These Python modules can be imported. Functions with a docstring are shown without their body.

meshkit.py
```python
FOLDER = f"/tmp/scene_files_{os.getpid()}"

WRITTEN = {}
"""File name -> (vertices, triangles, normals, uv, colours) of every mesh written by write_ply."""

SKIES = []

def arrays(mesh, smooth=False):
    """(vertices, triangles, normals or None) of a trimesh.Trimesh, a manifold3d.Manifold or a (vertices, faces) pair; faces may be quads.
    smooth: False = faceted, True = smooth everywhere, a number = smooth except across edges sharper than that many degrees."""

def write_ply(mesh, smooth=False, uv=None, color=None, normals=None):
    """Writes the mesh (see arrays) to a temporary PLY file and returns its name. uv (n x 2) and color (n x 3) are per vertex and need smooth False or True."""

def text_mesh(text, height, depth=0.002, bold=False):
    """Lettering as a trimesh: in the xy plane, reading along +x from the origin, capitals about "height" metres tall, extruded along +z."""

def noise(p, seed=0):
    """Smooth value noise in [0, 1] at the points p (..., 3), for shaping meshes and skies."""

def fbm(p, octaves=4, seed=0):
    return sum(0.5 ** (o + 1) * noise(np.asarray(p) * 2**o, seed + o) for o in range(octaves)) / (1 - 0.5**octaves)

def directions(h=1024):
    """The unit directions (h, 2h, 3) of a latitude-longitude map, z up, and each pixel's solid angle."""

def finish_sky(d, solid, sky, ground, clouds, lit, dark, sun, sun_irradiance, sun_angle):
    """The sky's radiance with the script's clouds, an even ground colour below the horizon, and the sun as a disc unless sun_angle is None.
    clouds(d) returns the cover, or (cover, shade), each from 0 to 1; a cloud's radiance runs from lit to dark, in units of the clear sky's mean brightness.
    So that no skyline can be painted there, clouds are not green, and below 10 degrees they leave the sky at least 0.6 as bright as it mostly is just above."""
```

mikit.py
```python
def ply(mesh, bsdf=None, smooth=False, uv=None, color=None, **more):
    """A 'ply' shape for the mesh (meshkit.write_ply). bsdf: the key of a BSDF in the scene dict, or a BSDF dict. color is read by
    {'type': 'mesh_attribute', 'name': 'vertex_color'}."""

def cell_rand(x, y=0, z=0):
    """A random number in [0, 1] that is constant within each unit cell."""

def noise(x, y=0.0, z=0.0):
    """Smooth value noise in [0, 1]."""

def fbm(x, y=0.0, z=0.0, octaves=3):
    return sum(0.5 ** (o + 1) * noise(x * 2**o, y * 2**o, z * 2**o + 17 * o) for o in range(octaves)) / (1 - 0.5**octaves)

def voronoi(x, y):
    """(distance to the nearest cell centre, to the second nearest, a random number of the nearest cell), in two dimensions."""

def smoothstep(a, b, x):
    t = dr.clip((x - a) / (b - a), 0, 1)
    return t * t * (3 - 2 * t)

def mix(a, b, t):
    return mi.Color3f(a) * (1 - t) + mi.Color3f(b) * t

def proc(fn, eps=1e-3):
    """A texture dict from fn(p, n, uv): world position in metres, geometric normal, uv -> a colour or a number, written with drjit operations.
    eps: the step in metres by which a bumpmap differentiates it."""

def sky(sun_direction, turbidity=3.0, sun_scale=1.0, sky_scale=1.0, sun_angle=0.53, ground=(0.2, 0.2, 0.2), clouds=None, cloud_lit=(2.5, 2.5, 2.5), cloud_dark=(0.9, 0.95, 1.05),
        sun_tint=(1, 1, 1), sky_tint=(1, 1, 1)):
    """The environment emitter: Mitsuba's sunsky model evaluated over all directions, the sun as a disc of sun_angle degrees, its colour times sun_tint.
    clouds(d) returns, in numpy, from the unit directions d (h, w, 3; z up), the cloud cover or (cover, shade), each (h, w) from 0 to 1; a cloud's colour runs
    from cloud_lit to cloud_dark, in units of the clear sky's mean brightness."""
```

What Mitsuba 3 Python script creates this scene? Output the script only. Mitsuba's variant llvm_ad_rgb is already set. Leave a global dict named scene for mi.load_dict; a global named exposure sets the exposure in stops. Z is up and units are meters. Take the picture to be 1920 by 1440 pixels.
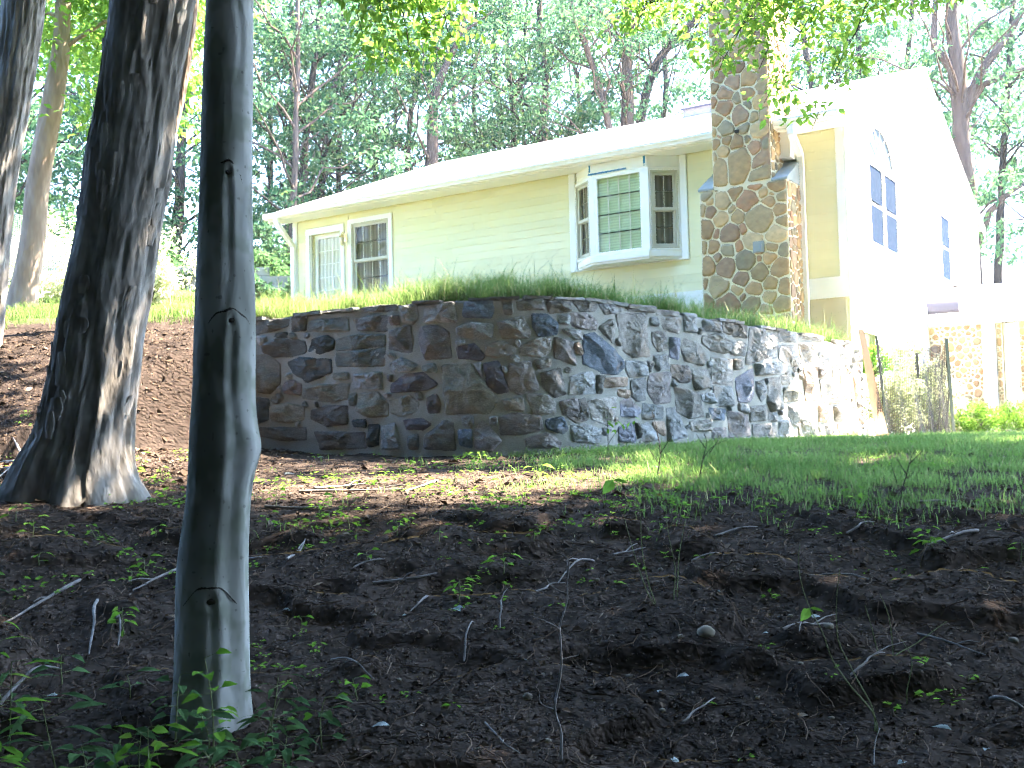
import math, random
import numpy as np, trimesh, shapely, drjit as dr, mitsuba as mi
import shapely.geometry as sg
import mikit, meshkit
from mikit import noise, fbm, mix, smoothstep, proc

rng = np.random.default_rng(7)
random.seed(7)
T = mi.ScalarTransform4f
scene, labels = {}, {}
PI = math.pi

# ---------------------------------------------------------------- camera, sky, exposure
PITCH, ROLL = 0.04494, -0.02453
scene['camera'] = {'type': 'perspective', 'fov': 51.08, 'fov_axis': 'x', 'near_clip': 0.05, 'far_clip': 2000.0,
    'medium': {'type': 'ref', 'id': 'haze_air'},
    'to_world': T().look_at(origin=[0, 0, 0], target=[0, math.cos(PITCH), math.sin(PITCH)],
                            up=[-math.sin(ROLL), -math.sin(PITCH) * math.cos(ROLL), math.cos(PITCH) * math.cos(ROLL)])}
SUN = np.array([0.93, 0.28, 1.28])
scene['sky'] = mikit.sky(SUN.tolist(), turbidity=4.5, ground=(0.12, 0.13, 0.08), sky_tint=(0.94, 1.0, 1.12))
exposure = 6.1

scene['haze_air'] = {'type': 'homogeneous', 'albedo': {'type': 'rgb', 'value': [.94, .95, .96]}, 'sigma_t': .00045}  # added haze, stands for the veiling glare of a lens
scene['haze'] = {'type': 'cube', 'to_world': T().translate([0, 10, 10.5]).scale([150, 150, 13.5]), 'bsdf': {'type': 'null'}, 'interior': {'type': 'ref', 'id': 'haze_air'}}

# ---------------------------------------------------------------- helpers
def num(name):
    if name not in USED:
        USED.add(name); return name
    i = 1
    while f'{name}_{i:03d}' in USED: i += 1
    USED.add(f'{name}_{i:03d}'); return f'{name}_{i:03d}'
USED = set()
def add(key, mesh, bsdf, smooth=False, uv=None):
    scene[key] = mikit.ply(mesh, 'm_' + bsdf, smooth, uv=uv)
    return key
def lab(key, label, cat=None, group=None, kind=None):
    d = {}
    if label: d['label'] = label
    if cat: d['category'] = cat
    if group: d['group'] = group
    if kind: d['kind'] = kind
    labels[key] = d
    return key
def thing(name, label, cat, group=None):
    return lab(num(name), label, cat, group)
def part(parent, name, mesh, bsdf, smooth=False, uv=None):
    return add(num(parent + '__' + name), mesh, bsdf, smooth, uv)
def cuv(mesh, u, v):
    n = len(mesh[0]) if isinstance(mesh, tuple) else len(mesh.vertices)
    return np.tile([u, v], (n, 1))
def cat(ms):
    vs, fs, o = [], [], 0
    for m in ms:
        v, f = (m[0], m[1]) if isinstance(m, tuple) else (np.array(m.vertices), np.array(m.faces))
        vs.append(v); fs.append(np.asarray(f) + o); o += len(v)
    return np.vstack(vs), np.vstack(fs)
BOXF = np.array([[0, 1, 3, 2], [4, 6, 7, 5], [0, 4, 5, 1], [2, 3, 7, 6], [0, 2, 6, 4], [1, 5, 7, 3]])
def tri(q): return np.vstack([q[:, [0, 1, 2]], q[:, [0, 2, 3]]])
def hexa(c):
    """box from 8 corners c[i*4+j*2+k]; faces turned outward"""
    v, f = np.asarray(c, float), tri(BOXF)
    m = v.mean(0); n = np.cross(v[f[:, 1]] - v[f[:, 0]], v[f[:, 2]] - v[f[:, 0]])
    if (n * (v[f].mean(1) - m)).sum() < 0: f = f[:, ::-1]
    return v, f
class Frame:
    """a upright plane: a runs along ea, z up, c outward along en"""
    def __init__(s, o, ea, en): s.o, s.ea, s.en = np.asarray(o, float), np.asarray(ea, float), np.asarray(en, float)
    def p(s, a, z, c=0.0):
        a, z, c = np.broadcast_arrays(np.asarray(a, float), z, c)
        return s.o + a[..., None] * s.ea + c[..., None] * s.en + z[..., None] * np.array([0, 0, 1.0])
    def box(s, a0, a1, z0, z1, c0, c1):
        return hexa([s.p(a, z, c) for a in (a0, a1) for z in (z0, z1) for c in (c0, c1)])
    def poly(s, pg, c0, c1):
        m = trimesh.creation.extrude_polygon(pg, c1 - c0, engine='earcut')
        v = np.array(m.vertices); f = np.array(m.faces)
        w = s.p(v[:, 0], v[:, 1], v[:, 2] + c0)
        if np.dot(np.cross(s.ea, [0, 0, 1]), s.en) < 0: f = f[:, ::-1]
        return w, f
def tube(pts, rad, sides=8, cap=True, disp=None):
    p = np.asarray(pts, float); n = len(p)
    rad = np.broadcast_to(np.asarray(rad, float), (n,))
    t = np.gradient(p, axis=0); t /= np.linalg.norm(t, axis=1, keepdims=True) + 1e-12
    ref = np.array([1.0, 0, 0]) if abs(t[:, 0]).mean() < .75 else np.array([0, 1.0, 0])
    a = ref - (t @ ref)[:, None] * t; a /= np.linalg.norm(a, axis=1, keepdims=True)
    b = np.cross(t, a); ang = np.arange(sides) * 2 * PI / sides
    r = rad[:, None] * np.ones((n, sides))
    if disp is not None:
        r = r + disp(ang[None, :] * np.ones((n, 1)), p[:, 2:3] * np.ones((1, sides)), r)
    v = p[:, None] + r[..., None] * (np.cos(ang)[None, :, None] * a[:, None] + np.sin(ang)[None, :, None] * b[:, None])
    i, j = np.meshgrid(np.arange(n - 1), np.arange(sides), indexing='ij')
    q = np.stack([i * sides + j, i * sides + (j + 1) % sides, (i + 1) * sides + (j + 1) % sides, (i + 1) * sides + j], -1).reshape(-1, 4)
    v, f = v.reshape(-1, 3), tri(q)
    if cap:
        k = len(v); v = np.vstack([v, p[:1], p[-1:]]); j = np.arange(sides)
        f = np.vstack([f, np.stack([np.full(sides, k), (j + 1) % sides, j], 1), np.stack([np.full(sides, k + 1), (n - 1) * sides + j, (n - 1) * sides + (j + 1) % sides], 1)])
    return v, f
def spline(pts, n):
    p = np.asarray(pts, float)
    if len(p) == 2: return p[0] + np.linspace(0, 1, n)[:, None] * (p[1] - p[0])
    s = np.r_[0, np.cumsum(np.linalg.norm(np.diff(p, axis=0), axis=1))]
    from scipy.interpolate import CubicSpline, PchipInterpolator
    return PchipInterpolator(s, p)(np.linspace(0, s[-1], n))
def norm(v): return v / (np.linalg.norm(v, axis=-1, keepdims=True) + 1e-12)
def leaves(c, d, n, L, W, fold=.25, droop=.0, u=None, full=True):
    """leaf blades at base points c pointing along d with face normal n; returns (v, f, uv)"""
    c = np.asarray(c, float); k = len(c); d = norm(d); n = norm(n - (n * d).sum(1, keepdims=True) * d); b = np.cross(n, d)
    L = np.broadcast_to(L, (k,))[:, None]; W = np.broadcast_to(W, (k,))[:, None]
    if full:
        pts = [c, c + d * L * .3 + b * W * .42 + n * W * fold, c + d * L * .3 - b * W * .42 + n * W * fold, c + d * L * .55 - n * 0,
               c + d * L * .62 + b * W * .34 + n * (W * fold * .8 - droop * L * .3), c + d * L * .62 - b * W * .34 + n * (W * fold * .8 - droop * L * .3), c + d * L - n * droop * L]
        F = np.array([[0, 3, 1], [0, 2, 3], [1, 3, 4], [2, 5, 3], [3, 6, 4], [3, 5, 6]])
    else:
        pts = [c, c + d * L * .45 + b * W * .5 + n * W * fold, c + d * L - n * droop * L, c + d * L * .45 - b * W * .5 + n * W * fold]
        F = np.array([[0, 2, 1], [0, 3, 2]])
    m = len(pts); v = np.stack(pts, 1).reshape(-1, 3)
    f = (F[None] + (np.arange(k) * m)[:, None, None]).reshape(-1, 3)
    u = rng.random(k) if u is None else np.broadcast_to(u, (k,))
    return v, f, np.repeat(np.stack([u, rng.random(k)], 1), m, 0)

lab('haze', 'thin haze added in place of lens glare', None, None, 'stuff')
# ---------------------------------------------------------------- plan of the site (metres, eye at the origin)
PHI = 0.99179
UL = np.array([-math.sin(PHI), math.cos(PHI), 0]); UR = np.array([math.cos(PHI), math.sin(PHI), 0]); C0 = np.array([5.4127, 17.0, 0])
LONG = Frame(C0, UL, -UR)            # long wall: a = t, from the near corner to the far left
GABLE = Frame(C0, UR, -UL)           # gable wall: a = s
def H(t, s, z): return C0 + np.multiply.outer(np.asarray(t, float), UL) + np.multiply.outer(np.asarray(s, float), UR) + np.multiply.outer(np.asarray(z, float), [0, 0, 1.0])
from scipy.interpolate import CubicSpline, PchipInterpolator
WPTS = np.array([(-3.75, 12.3), (-2.8, 11.66), (-1.4, 10.85), (-.25, 10.42), (.5, 10.52), (1.3, 11.3), (2.05, 12.1), (2.9, 13.05), (3.85, 14.2), (5.2, 16.05), (5.46, 17.02)])
_ch = np.r_[0, np.cumsum(np.linalg.norm(np.diff(WPTS, axis=0), axis=1))]
_d = CubicSpline(_ch, WPTS)(np.linspace(0, _ch[-1], 400))
WS = np.r_[0, np.cumsum(np.linalg.norm(np.diff(_d, axis=0), axis=1))]; WXY = _d; WLEN = WS[-1]
WN = np.gradient(_d, axis=0); WN = norm(np.stack([WN[:, 1], -WN[:, 0]], 1))       # outward (towards the lawn)
def wallp(s, h, c=0.0):
    s, h, c = np.broadcast_arrays(np.asarray(s, float), h, c)
    x, y = np.interp(s, WS, WXY[:, 0]), np.interp(s, WS, WXY[:, 1]); nx, ny = np.interp(s, WS, WN[:, 0]), np.interp(s, WS, WN[:, 1])
    return np.stack([x + nx * c, y + ny * c, h], -1)
ZT = PchipInterpolator([0, 1.2, 1.7, 2.8, 4.2, 4.9, 6, 7, 8.2, 9.7, 10.9, 12, 13], [1.36, 1.303, 1.297, 1.31, 1.313, 1.31, 1.289, 1.27, 1.245, 1.217, 1.134, 1.06, 1.05])
_lo = PchipInterpolator([-60, -6, 0, 2, 3.6, 4.3, 5.35, 7, 9, 10.4, 12, 16, 30, 42, 60, 2000], [-2.2, -2.0, -1.75, -1.6, -1.24, -1.09, -.83, -.49, -.31, -.22, -.19, -.22, -.2, 1.2, 4.5, 6])
_up = PchipInterpolator([-9, 0, .3, 1, 2.5, 5, 8, 12, 20, 30, 45, 70, 2000], [-.02, 0, .05, .15, .36, .66, .98, 1.6, 3.0, 5.2, 8.2, 9.5, 10])
_ext = np.vstack([[(-60, 8.0), (-9, 11.9)], WXY[::6], [(C0 + UR * 11.8)[:2], (C0 + UR * 70)[:2]]])
_exs = np.r_[0, np.cumsum(np.linalg.norm(np.diff(_ext, axis=0), axis=1))]
_s0 = _exs[2]
def side(x, y):
    """(signed distance to the foot of the upper level, + uphill; wall arc position)"""
    x, y = np.asarray(x, float), np.asarray(y, float); best = np.full(x.shape, 1e9); sg_ = np.zeros(x.shape); sa = np.zeros(x.shape)
    for k in range(len(_ext) - 1):
        a, b = _ext[k], _ext[k + 1]; ab = b - a; L2 = ab @ ab
        t = np.clip(((x - a[0]) * ab[0] + (y - a[1]) * ab[1]) / L2, 0, 1)
        dx, dy = x - a[0] - t * ab[0], y - a[1] - t * ab[1]; d = np.hypot(dx, dy); m = d < best - 1e-9
        sg_ = np.where(m, np.sign(ab[0] * dy - ab[1] * dx), sg_); sa = np.where(m, _exs[k] + t * math.sqrt(L2) - _s0, sa); best = np.where(m, d, best)
    return best * sg_, sa
def sst(a, b, x):
    t = np.clip((x - a) / (b - a), 0, 1); return t * t * (3 - 2 * t)
def F2(x, y, s=1.0, o=3, seed=0): return meshkit.fbm(np.stack([x * s, y * s, np.full(np.shape(x), .37)], -1), o, seed)
def ground(x, y, rough=True):
    x, y = np.asarray(x, float), np.asarray(y, float)
    sd, sa = side(x, y)
    wl = sst(1.3, .5, sa)                                   # 0 along the wall, 1 on the soil bank left of it
    lo = _lo(y + .5 * (F2(x, y, .35, 2, 5) - .5)) + wl * .0 + .14 * sst(-1.5, -4, x) * sst(3.5, 6.5, y)
    up = np.where(sa < 0, ZT(0), ZT(np.clip(sa, 0, 13))) + _up(np.maximum(sd, -9)) + .5 * sst(-5, -9, x) * sst(13, 24, y)
    w = sst(.10 - 3.6 * wl, .34 + .3 * wl, sd)
    z = lo * (1 - w) + up * w
    if rough:
        near = sst(20, 9, np.hypot(x, y)); lawnm = lawn(x, y); upm = sst(0, .4, sd) * (1 - wl)
        soil = near * (1 - .75 * lawnm) * (1 - .8 * upm) * sst(13.2, 12.2, y)
        bank = sst(7.2, 6.2, y)
        z = z + soil * (.10 * (F2(x, y, 1.3, 2, 1) - .5) + .05 * (F2(x, y, 6, 3, 2) - .5) + .028 * (F2(x, y, 22, 2, 3) - .5)) + wl * sst(8, 9.5, y) * (1 - lawnm) * (.16 * (F2(x, y, 1.7, 3, 71) - .5) + .08 * (F2(x, y, 5, 3, 72) - .5))
        lip = F2(x * .6, y + .35 * F2(x, y, 1.5, 2, 8), 2.6, 2, 9)              # broken ledges on the dark bank
        z = z + soil * bank * .13 * (sst(.47, .53, lip) - .5) * F2(x, y, .9, 2, 11)
    return z
def lawn(x, y):
    n = F2(x, y, 1.1, 3, 21) - .5
    return sst(-.5, 1.3, x - .1 + 1.6 * n) * sst(6.7, 8.1, y + 1.2 * n + .15 * x)
def gnormal(x, y):
    e = .05; dx = (ground(x + e, y) - ground(x - e, y)) / (2 * e); dy = (ground(x, y + e) - ground(x, y - e)) / (2 * e)
    return norm(np.stack([-dx, -dy, np.ones_like(dx)], -1))

# ---------------------------------------------------------------- materials
def princ(col, rough=.8, spec=.3, **k):
    c = {'type': 'rgb', 'value': list(col)} if isinstance(col, (tuple, list)) else proc(col)
    return {'type': 'twosided', 'b': {'type': 'principled', 'base_color': c, 'roughness': rough, 'specular': spec, **k}}
def bumped(fn, scale, eps, inner):
    b = inner['b']
    return {'type': 'twosided', 'b': {'type': 'bumpmap', 'tex': proc(fn, eps), 'scale': scale, 'inner': b}}
def leafmat(lo, hi, odd, trans=.9, rough=.5):
    def fn(p, n, uv):
        return mix(mix(lo, hi, uv.x), odd, smoothstep(.9, 1.0, uv.y))
    return {'type': 'principledthin', 'base_color': proc(fn), 'roughness': rough, 'spec_trans': 0.0, 'diff_trans': trans, 'eta': 1.35}
def soil_col(p, n, uv):
    a = fbm(p.x * 1.1, p.y * 1.1, p.z, 3); b = fbm(p.x * 17, p.y * 17, p.z * 17, 3); c = noise(p.x * 75, p.y * 75, p.z * 75)
    col = mix((.0175, .0138, .0118), (.066, .051, .044), smoothstep(.3, .7, .45 * a + .55 * b))
    col = mix(col, (.15, .125, .11), smoothstep(.80, .93, c) * .7)
    dry = smoothstep(-1.2, -3.0, p.x) * smoothstep(7.6, 9.0, p.y) * smoothstep(14, 12.4, p.y)
    col = mix(col, mix((.012, .0095, .009), (.050, .038, .034), b), dry * .85)
    far = smoothstep(11.0, 13.0, p.y)
    green = smoothstep(.35, .6, fbm(p.x * .9, p.y * .9, 4.0, 2))
    return mix(col, mix((.10, .085, .05), (.05, .075, .025), green), far * .8 * (1 - dry))
def soil_b(p, n, uv): return fbm(p.x * 45, p.y * 45, p.z * 45, 4)
scene['m_soil'] = bumped(soil_b, .045, .003, princ(soil_col, .95, .15))
STONE = [(.25, .235, .21), (.325, .30, .27), (.14, .135, .12), (.26, .26, .25), (.295, .30, .295), (.19, .20, .195), (.135, .165, .20), (.21, .215, .25),
         (.235, .21, .20), (.12, .11, .125), (.075, .085, .085), (.165, .175, .155), (.25, .235, .19), (.16, .15, .138), (.185, .15, .138), (.37, .28, .215)]
CHIM = [(.345, .235, .125), (.40, .29, .155), (.29, .20, .13), (.34, .205, .12), (.32, .25, .145), (.255, .22, .145), (.45, .345, .20)]
def palette(pal, i):
    c = mi.Color3f(pal[0])
    for k in range(1, len(pal)): c = dr.select(i > k, mi.Color3f(pal[k]), c)
    return c
def stone_col(p, n, uv):
    base = palette(STONE, uv.x) * mi.Color3f(.93, 1.0, 1.08) * (.8 + .4 * uv.y)
    a = fbm(p.x * 9 + uv.y * 31, p.y * 9, p.z * 9, 3); g = noise(p.x * 95, p.y * 95, p.z * 95); st = fbm(p.x * 6, p.y * 6, p.z * 38 + uv.y * 7, 2)
    c = base * (.52 + .75 * a + .50 * (g - .5) + .35 * (st - .5))
    c = mix(c, (.25, .195, .14), smoothstep(.56, .74, fbm(p.x * 5 + 3, p.y * 5, p.z * 5 + uv.y * 9, 3)) * .45)
    return mix(c, (.45, .44, .42), smoothstep(.82, .95, g) * .25)
def stone_b(p, n, uv): return fbm(p.x * 26 + uv.y * 5, p.y * 26, p.z * 26, 4)
scene['m_wall_stone'] = bumped(stone_b, .065, .003, princ(stone_col, .78, .35))
def chim_col(p, n, uv):
    base = palette(CHIM, uv.x) * (.8 + .4 * uv.y)
    a = fbm(p.x * 6 + uv.y * 23, p.y * 6, p.z * 6, 3); b = fbm(p.x * 15, p.y * 15, p.z * 15 + uv.y * 9, 3)
    c = base * (.7 + .6 * b)
    return mix(c, (.24, .215, .15), smoothstep(.55, .75, a) * .35)
scene['m_chimney_stone'] = bumped(lambda p, n, uv: fbm(p.x * 30, p.y * 30, p.z * 30, 3), .012, .004, princ(chim_col, .8, .3))
def mort_col(p, n, uv):
    a = fbm(p.x * 4, p.y * 4, p.z * 4, 3); g = noise(p.x * 120, p.y * 120, p.z * 120)
    return mix((.19, .20, .185), (.305, .315, .30), a) * (.85 + .3 * g)
scene['m_mortar'] = bumped(lambda p, n, uv: fbm(p.x * 30, p.y * 30, p.z * 30, 3), .012, .004, princ(mort_col, .95, .2))
scene['m_chimney_mortar'] = bumped(lambda p, n, uv: fbm(p.x * 40, p.y * 40, p.z * 40, 2), .006, .004, princ(lambda p, n, uv: mix((.58, .53, .38), (.72, .67, .50), fbm(p.x * 9, p.y * 9, p.z * 9, 3)), .95, .2))
def siding_col(p, n, uv):
    return mix((.72, .69, .44), (.79, .765, .53), fbm(p.x * 1.5 + uv.y * 9, p.y * 1.5, p.z * 3, 2)) * (.97 + .06 * uv.y)
scene['m_siding'] = princ(siding_col, .6, .3)
scene['m_trim'] = princ(lambda p, n, uv: mix((.76, .765, .74), (.84, .845, .83), fbm(p.x * 3, p.y * 3, p.z * 3, 3)), .45, .4)
scene['m_sash'] = princ((.50, .49, .40), .5, .4)
scene['m_sash_dark'] = princ((.22, .22, .18), .5, .4)
scene['m_foundation'] = bumped(lambda p, n, uv: fbm(p.x * 20, p.y * 20, p.z * 20, 3), .006, .005, princ(lambda p, n, uv: mix((.55, .47, .33), (.66, .58, .43), fbm(p.x * 3, p.y * 3, p.z * 3, 3)), .9, .2))
def roof_col(p, n, uv):
    row = dr.floor(p.z * 18); c = mikit.cell_rand(dr.floor((p.x * UL[0] + p.y * UL[1]) * 4 + row * .37), row, 3)
    return mi.Color3f(.40, .39, .385) * (.72 + .3 * c + .2 * noise(p.x * 60, p.y * 60, p.z * 60))
scene['m_shingles'] = princ(roof_col, .9, .2)
scene['m_glass'] = {'type': 'thindielectric', 'int_ior': 1.16}
scene['m_interior'] = princ((.07, .075, .065), .9, .1)
scene['m_blind'] = princ(lambda p, n, uv: mix((.34, .44, .26), (.45, .55, .35), fbm(p.x * 2, p.y * 2, p.z * 9, 3)) * (.9 + .2 * smoothstep(.3, .7, dr.abs(p.z * 20 - dr.floor(p.z * 20) - .5) * 2)), .8, .2)
scene['m_curtain'] = princ(lambda p, n, uv: mix((.125, .12, .085), (.20, .19, .145), .5 + .5 * dr.sin((p.x * UL[0] + p.y * UL[1]) * 75)), .9, .1)
scene['m_white_curtain'] = princ(lambda p, n, uv: mix((.46, .46, .40), (.68, .67, .60), .5 + .5 * dr.sin((p.x * UL[0] + p.y * UL[1]) * 60 + 2 * noise(p.z * 2))), .9, .1)
scene['m_screen_blue'] = princ((.010, .022, .046), .8, .05)  # blue stands for the sky reflected in the gable windows
scene['m_arch_glass'] = princ((.035, .055, .07), .5, .2)  # sky reflection put into the colour of the arch pane
scene['m_flashing'] = princ(lambda p, n, uv: mix((.20, .24, .25), (.30, .34, .35), fbm(p.x * 5, p.y * 5, p.z * 5, 3)), .45, .5)
scene['m_brass'] = {'type': 'twosided', 'b': {'type': 'roughconductor', 'material': 'Au', 'alpha': .25}}
scene['m_lamp_glass'] = princ((.6, .55, .4), .2, .5)
scene['m_tape'] = princ((.05, .20, .42), .7, .2)
scene['m_awning'] = princ((.52, .53, .62), .4, .5)
scene['m_awning_end'] = princ((.085, .085, .115), .6, .1)  # awning darkened in colour to stand for shade; also the skylight lid grey
scene['m_lattice'] = princ((.30, .29, .33), .6, .3)
scene['m_board'] = princ(lambda p, n, uv: mix((.36, .25, .17), (.48, .35, .25), fbm(p.x * 6, p.y * 6, p.z * 1.2, 3)), .85, .2)
scene['m_black_net'] = princ((.012, .012, .014), .6, .3)
scene['m_white_net'] = princ((.75, .76, .78), .8, .2)
scene['m_post_metal'] = princ((.02, .035, .03), .5, .4)
scene['m_stake'] = princ((.30, .22, .15), .9, .1)
def block_col(p, n, uv): return mix((.30, .28, .27), (.46, .43, .41), fbm(p.x * 3 + uv.y * 9, p.y * 3, p.z * 5, 3)) * (.85 + .3 * uv.y)
scene['m_block'] = bumped(lambda p, n, uv: fbm(p.x * 35, p.y * 35, p.z * 35, 2), .01, .005, princ(block_col, .95, .2))
scene['m_path_gravel'] = princ(lambda p, n, uv: mix((.42, .40, .37), (.60, .58, .54), fbm(p.x * 8, p.y * 8, 0, 3)), .9, .2)
def beech_col(p, n, uv):
    a = fbm(p.x * 5, p.y * 5, p.z * 1.6, 3); b = noise(p.x * 60, p.y * 60, p.z * 45); d = fbm(p.x * 14, p.y * 14, p.z * 9, 3)
    c = mix((.10, .11, .095), (.28, .295, .29), smoothstep(.3, .7, a))
    c = mix(c, (.085, .11, .07), smoothstep(.48, .7, d) * .45) * 1.22
    c = mix(c, (.33, .35, .345), smoothstep(.62, .8, fbm(p.x * 11 + 7, p.y * 11, p.z * 5, 3)) * .5)
    return mix(c, (.07, .07, .06), smoothstep(.84, .95, b) * .55)
scene['m_beech_bark'] = bumped(lambda p, n, uv: fbm(p.x * 30, p.y * 30, p.z * 14, 3), .006, .003, princ(beech_col, .8, .3))
def rough_col(p, n, uv):
    a = fbm(p.x * 12, p.y * 12, p.z * 3, 3); b = noise(p.x * 55, p.y * 55, p.z * 25)
    c = mix((.10, .092, .082), (.25, .245, .24), smoothstep(.25, .75, a) * .75 + .25 * b)
    return mix(c, (.30, .31, .29), smoothstep(.6, .8, fbm(p.x * 6 + 5, p.y * 6, p.z * 6, 3)) * .5)
scene['m_rough_bark'] = bumped(lambda p, n, uv: fbm(p.x * 28, p.y * 28, p.z * 8, 3), .02, .004, princ(rough_col, .9, .25))
scene['m_tan_bark'] = bumped(lambda p, n, uv: fbm(p.x * 30, p.y * 30, p.z * 7, 3), .02, .005, princ(lambda p, n, uv: mix((.17, .12, .095), (.36, .28, .235), fbm(p.x * 14, p.y * 14, p.z * 3, 3)), .9, .2))
scene['m_far_bark'] = princ(lambda p, n, uv: mix((.024, .021, .020), (.07, .06, .058), fbm(p.x * 6, p.y * 6, p.z * 1.5, 3)), .95, .2)
scene['m_red_bark'] = princ(lambda p, n, uv: mix((.05, .036, .031), (.13, .098, .085), fbm(p.x * 7, p.y * 7, p.z * 1.5, 3)), .95, .2)
scene['m_scar'] = princ((.04, .038, .032), .95, .1)
scene['m_twig'] = princ(lambda p, n, uv: mix((.08, .075, .072), (.25, .245, .255), noise(p.x * 30, p.y * 30, p.z * 30)), .7, .3)
scene['m_green_twig'] = princ((.16, .20, .09), .7, .3)
scene['m_litter'] = princ(lambda p, n, uv: mix(mix((.02, .015, .012), (.11, .078, .058), uv.x), (.24, .20, .165), smoothstep(.93, 1, uv.y)), .9, .25)
scene['m_pebble'] = princ(lambda p, n, uv: mix((.09, .08, .065), (.21, .195, .165), uv.y) * (.8 + .4 * fbm(p.x * 40, p.y * 40, p.z * 40, 2)), .8, .3)
scene['m_dry_leaf'] = leafmat((.10, .075, .05), (.25, .22, .19), (.26, .13, .04), .3, .7)
scene['m_pale_leaf'] = leafmat((.26, .33, .36), (.44, .50, .54), (.34, .42, .42), .3, .5)
scene['m_grass_blade'] = leafmat((.12, .235, .06), (.26, .41, .13), (.44, .42, .25), .75, .5)
scene['m_terrace_blade'] = leafmat((.07, .14, .035), (.165, .25, .075), (.40, .38, .23), .75, .5)
scene['m_seedling_leaf'] = leafmat((.13, .31, .035), (.21, .42, .065), (.28, .44, .08), 1.0, .4)
scene['m_under_leaf'] = leafmat((.045, .10, .045), (.095, .18, .075), (.12, .25, .06), .5, .35)
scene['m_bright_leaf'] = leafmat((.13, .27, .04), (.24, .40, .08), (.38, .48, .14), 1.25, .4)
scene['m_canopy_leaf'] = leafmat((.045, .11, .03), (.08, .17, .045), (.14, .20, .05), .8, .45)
scene['m_wood_leaf'] = leafmat((.046, .115, .066), (.105, .215, .10), (.20, .31, .09), .95, .4)
scene['m_weed_leaf'] = leafmat((.05, .12, .05), (.10, .20, .08), (.15, .26, .08), .7, .45)
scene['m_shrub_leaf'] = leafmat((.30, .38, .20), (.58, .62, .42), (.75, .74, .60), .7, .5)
scene['m_box_leaf'] = leafmat((.06, .15, .02), (.15, .27, .04), (.22, .33, .06), .7, .45)

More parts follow.
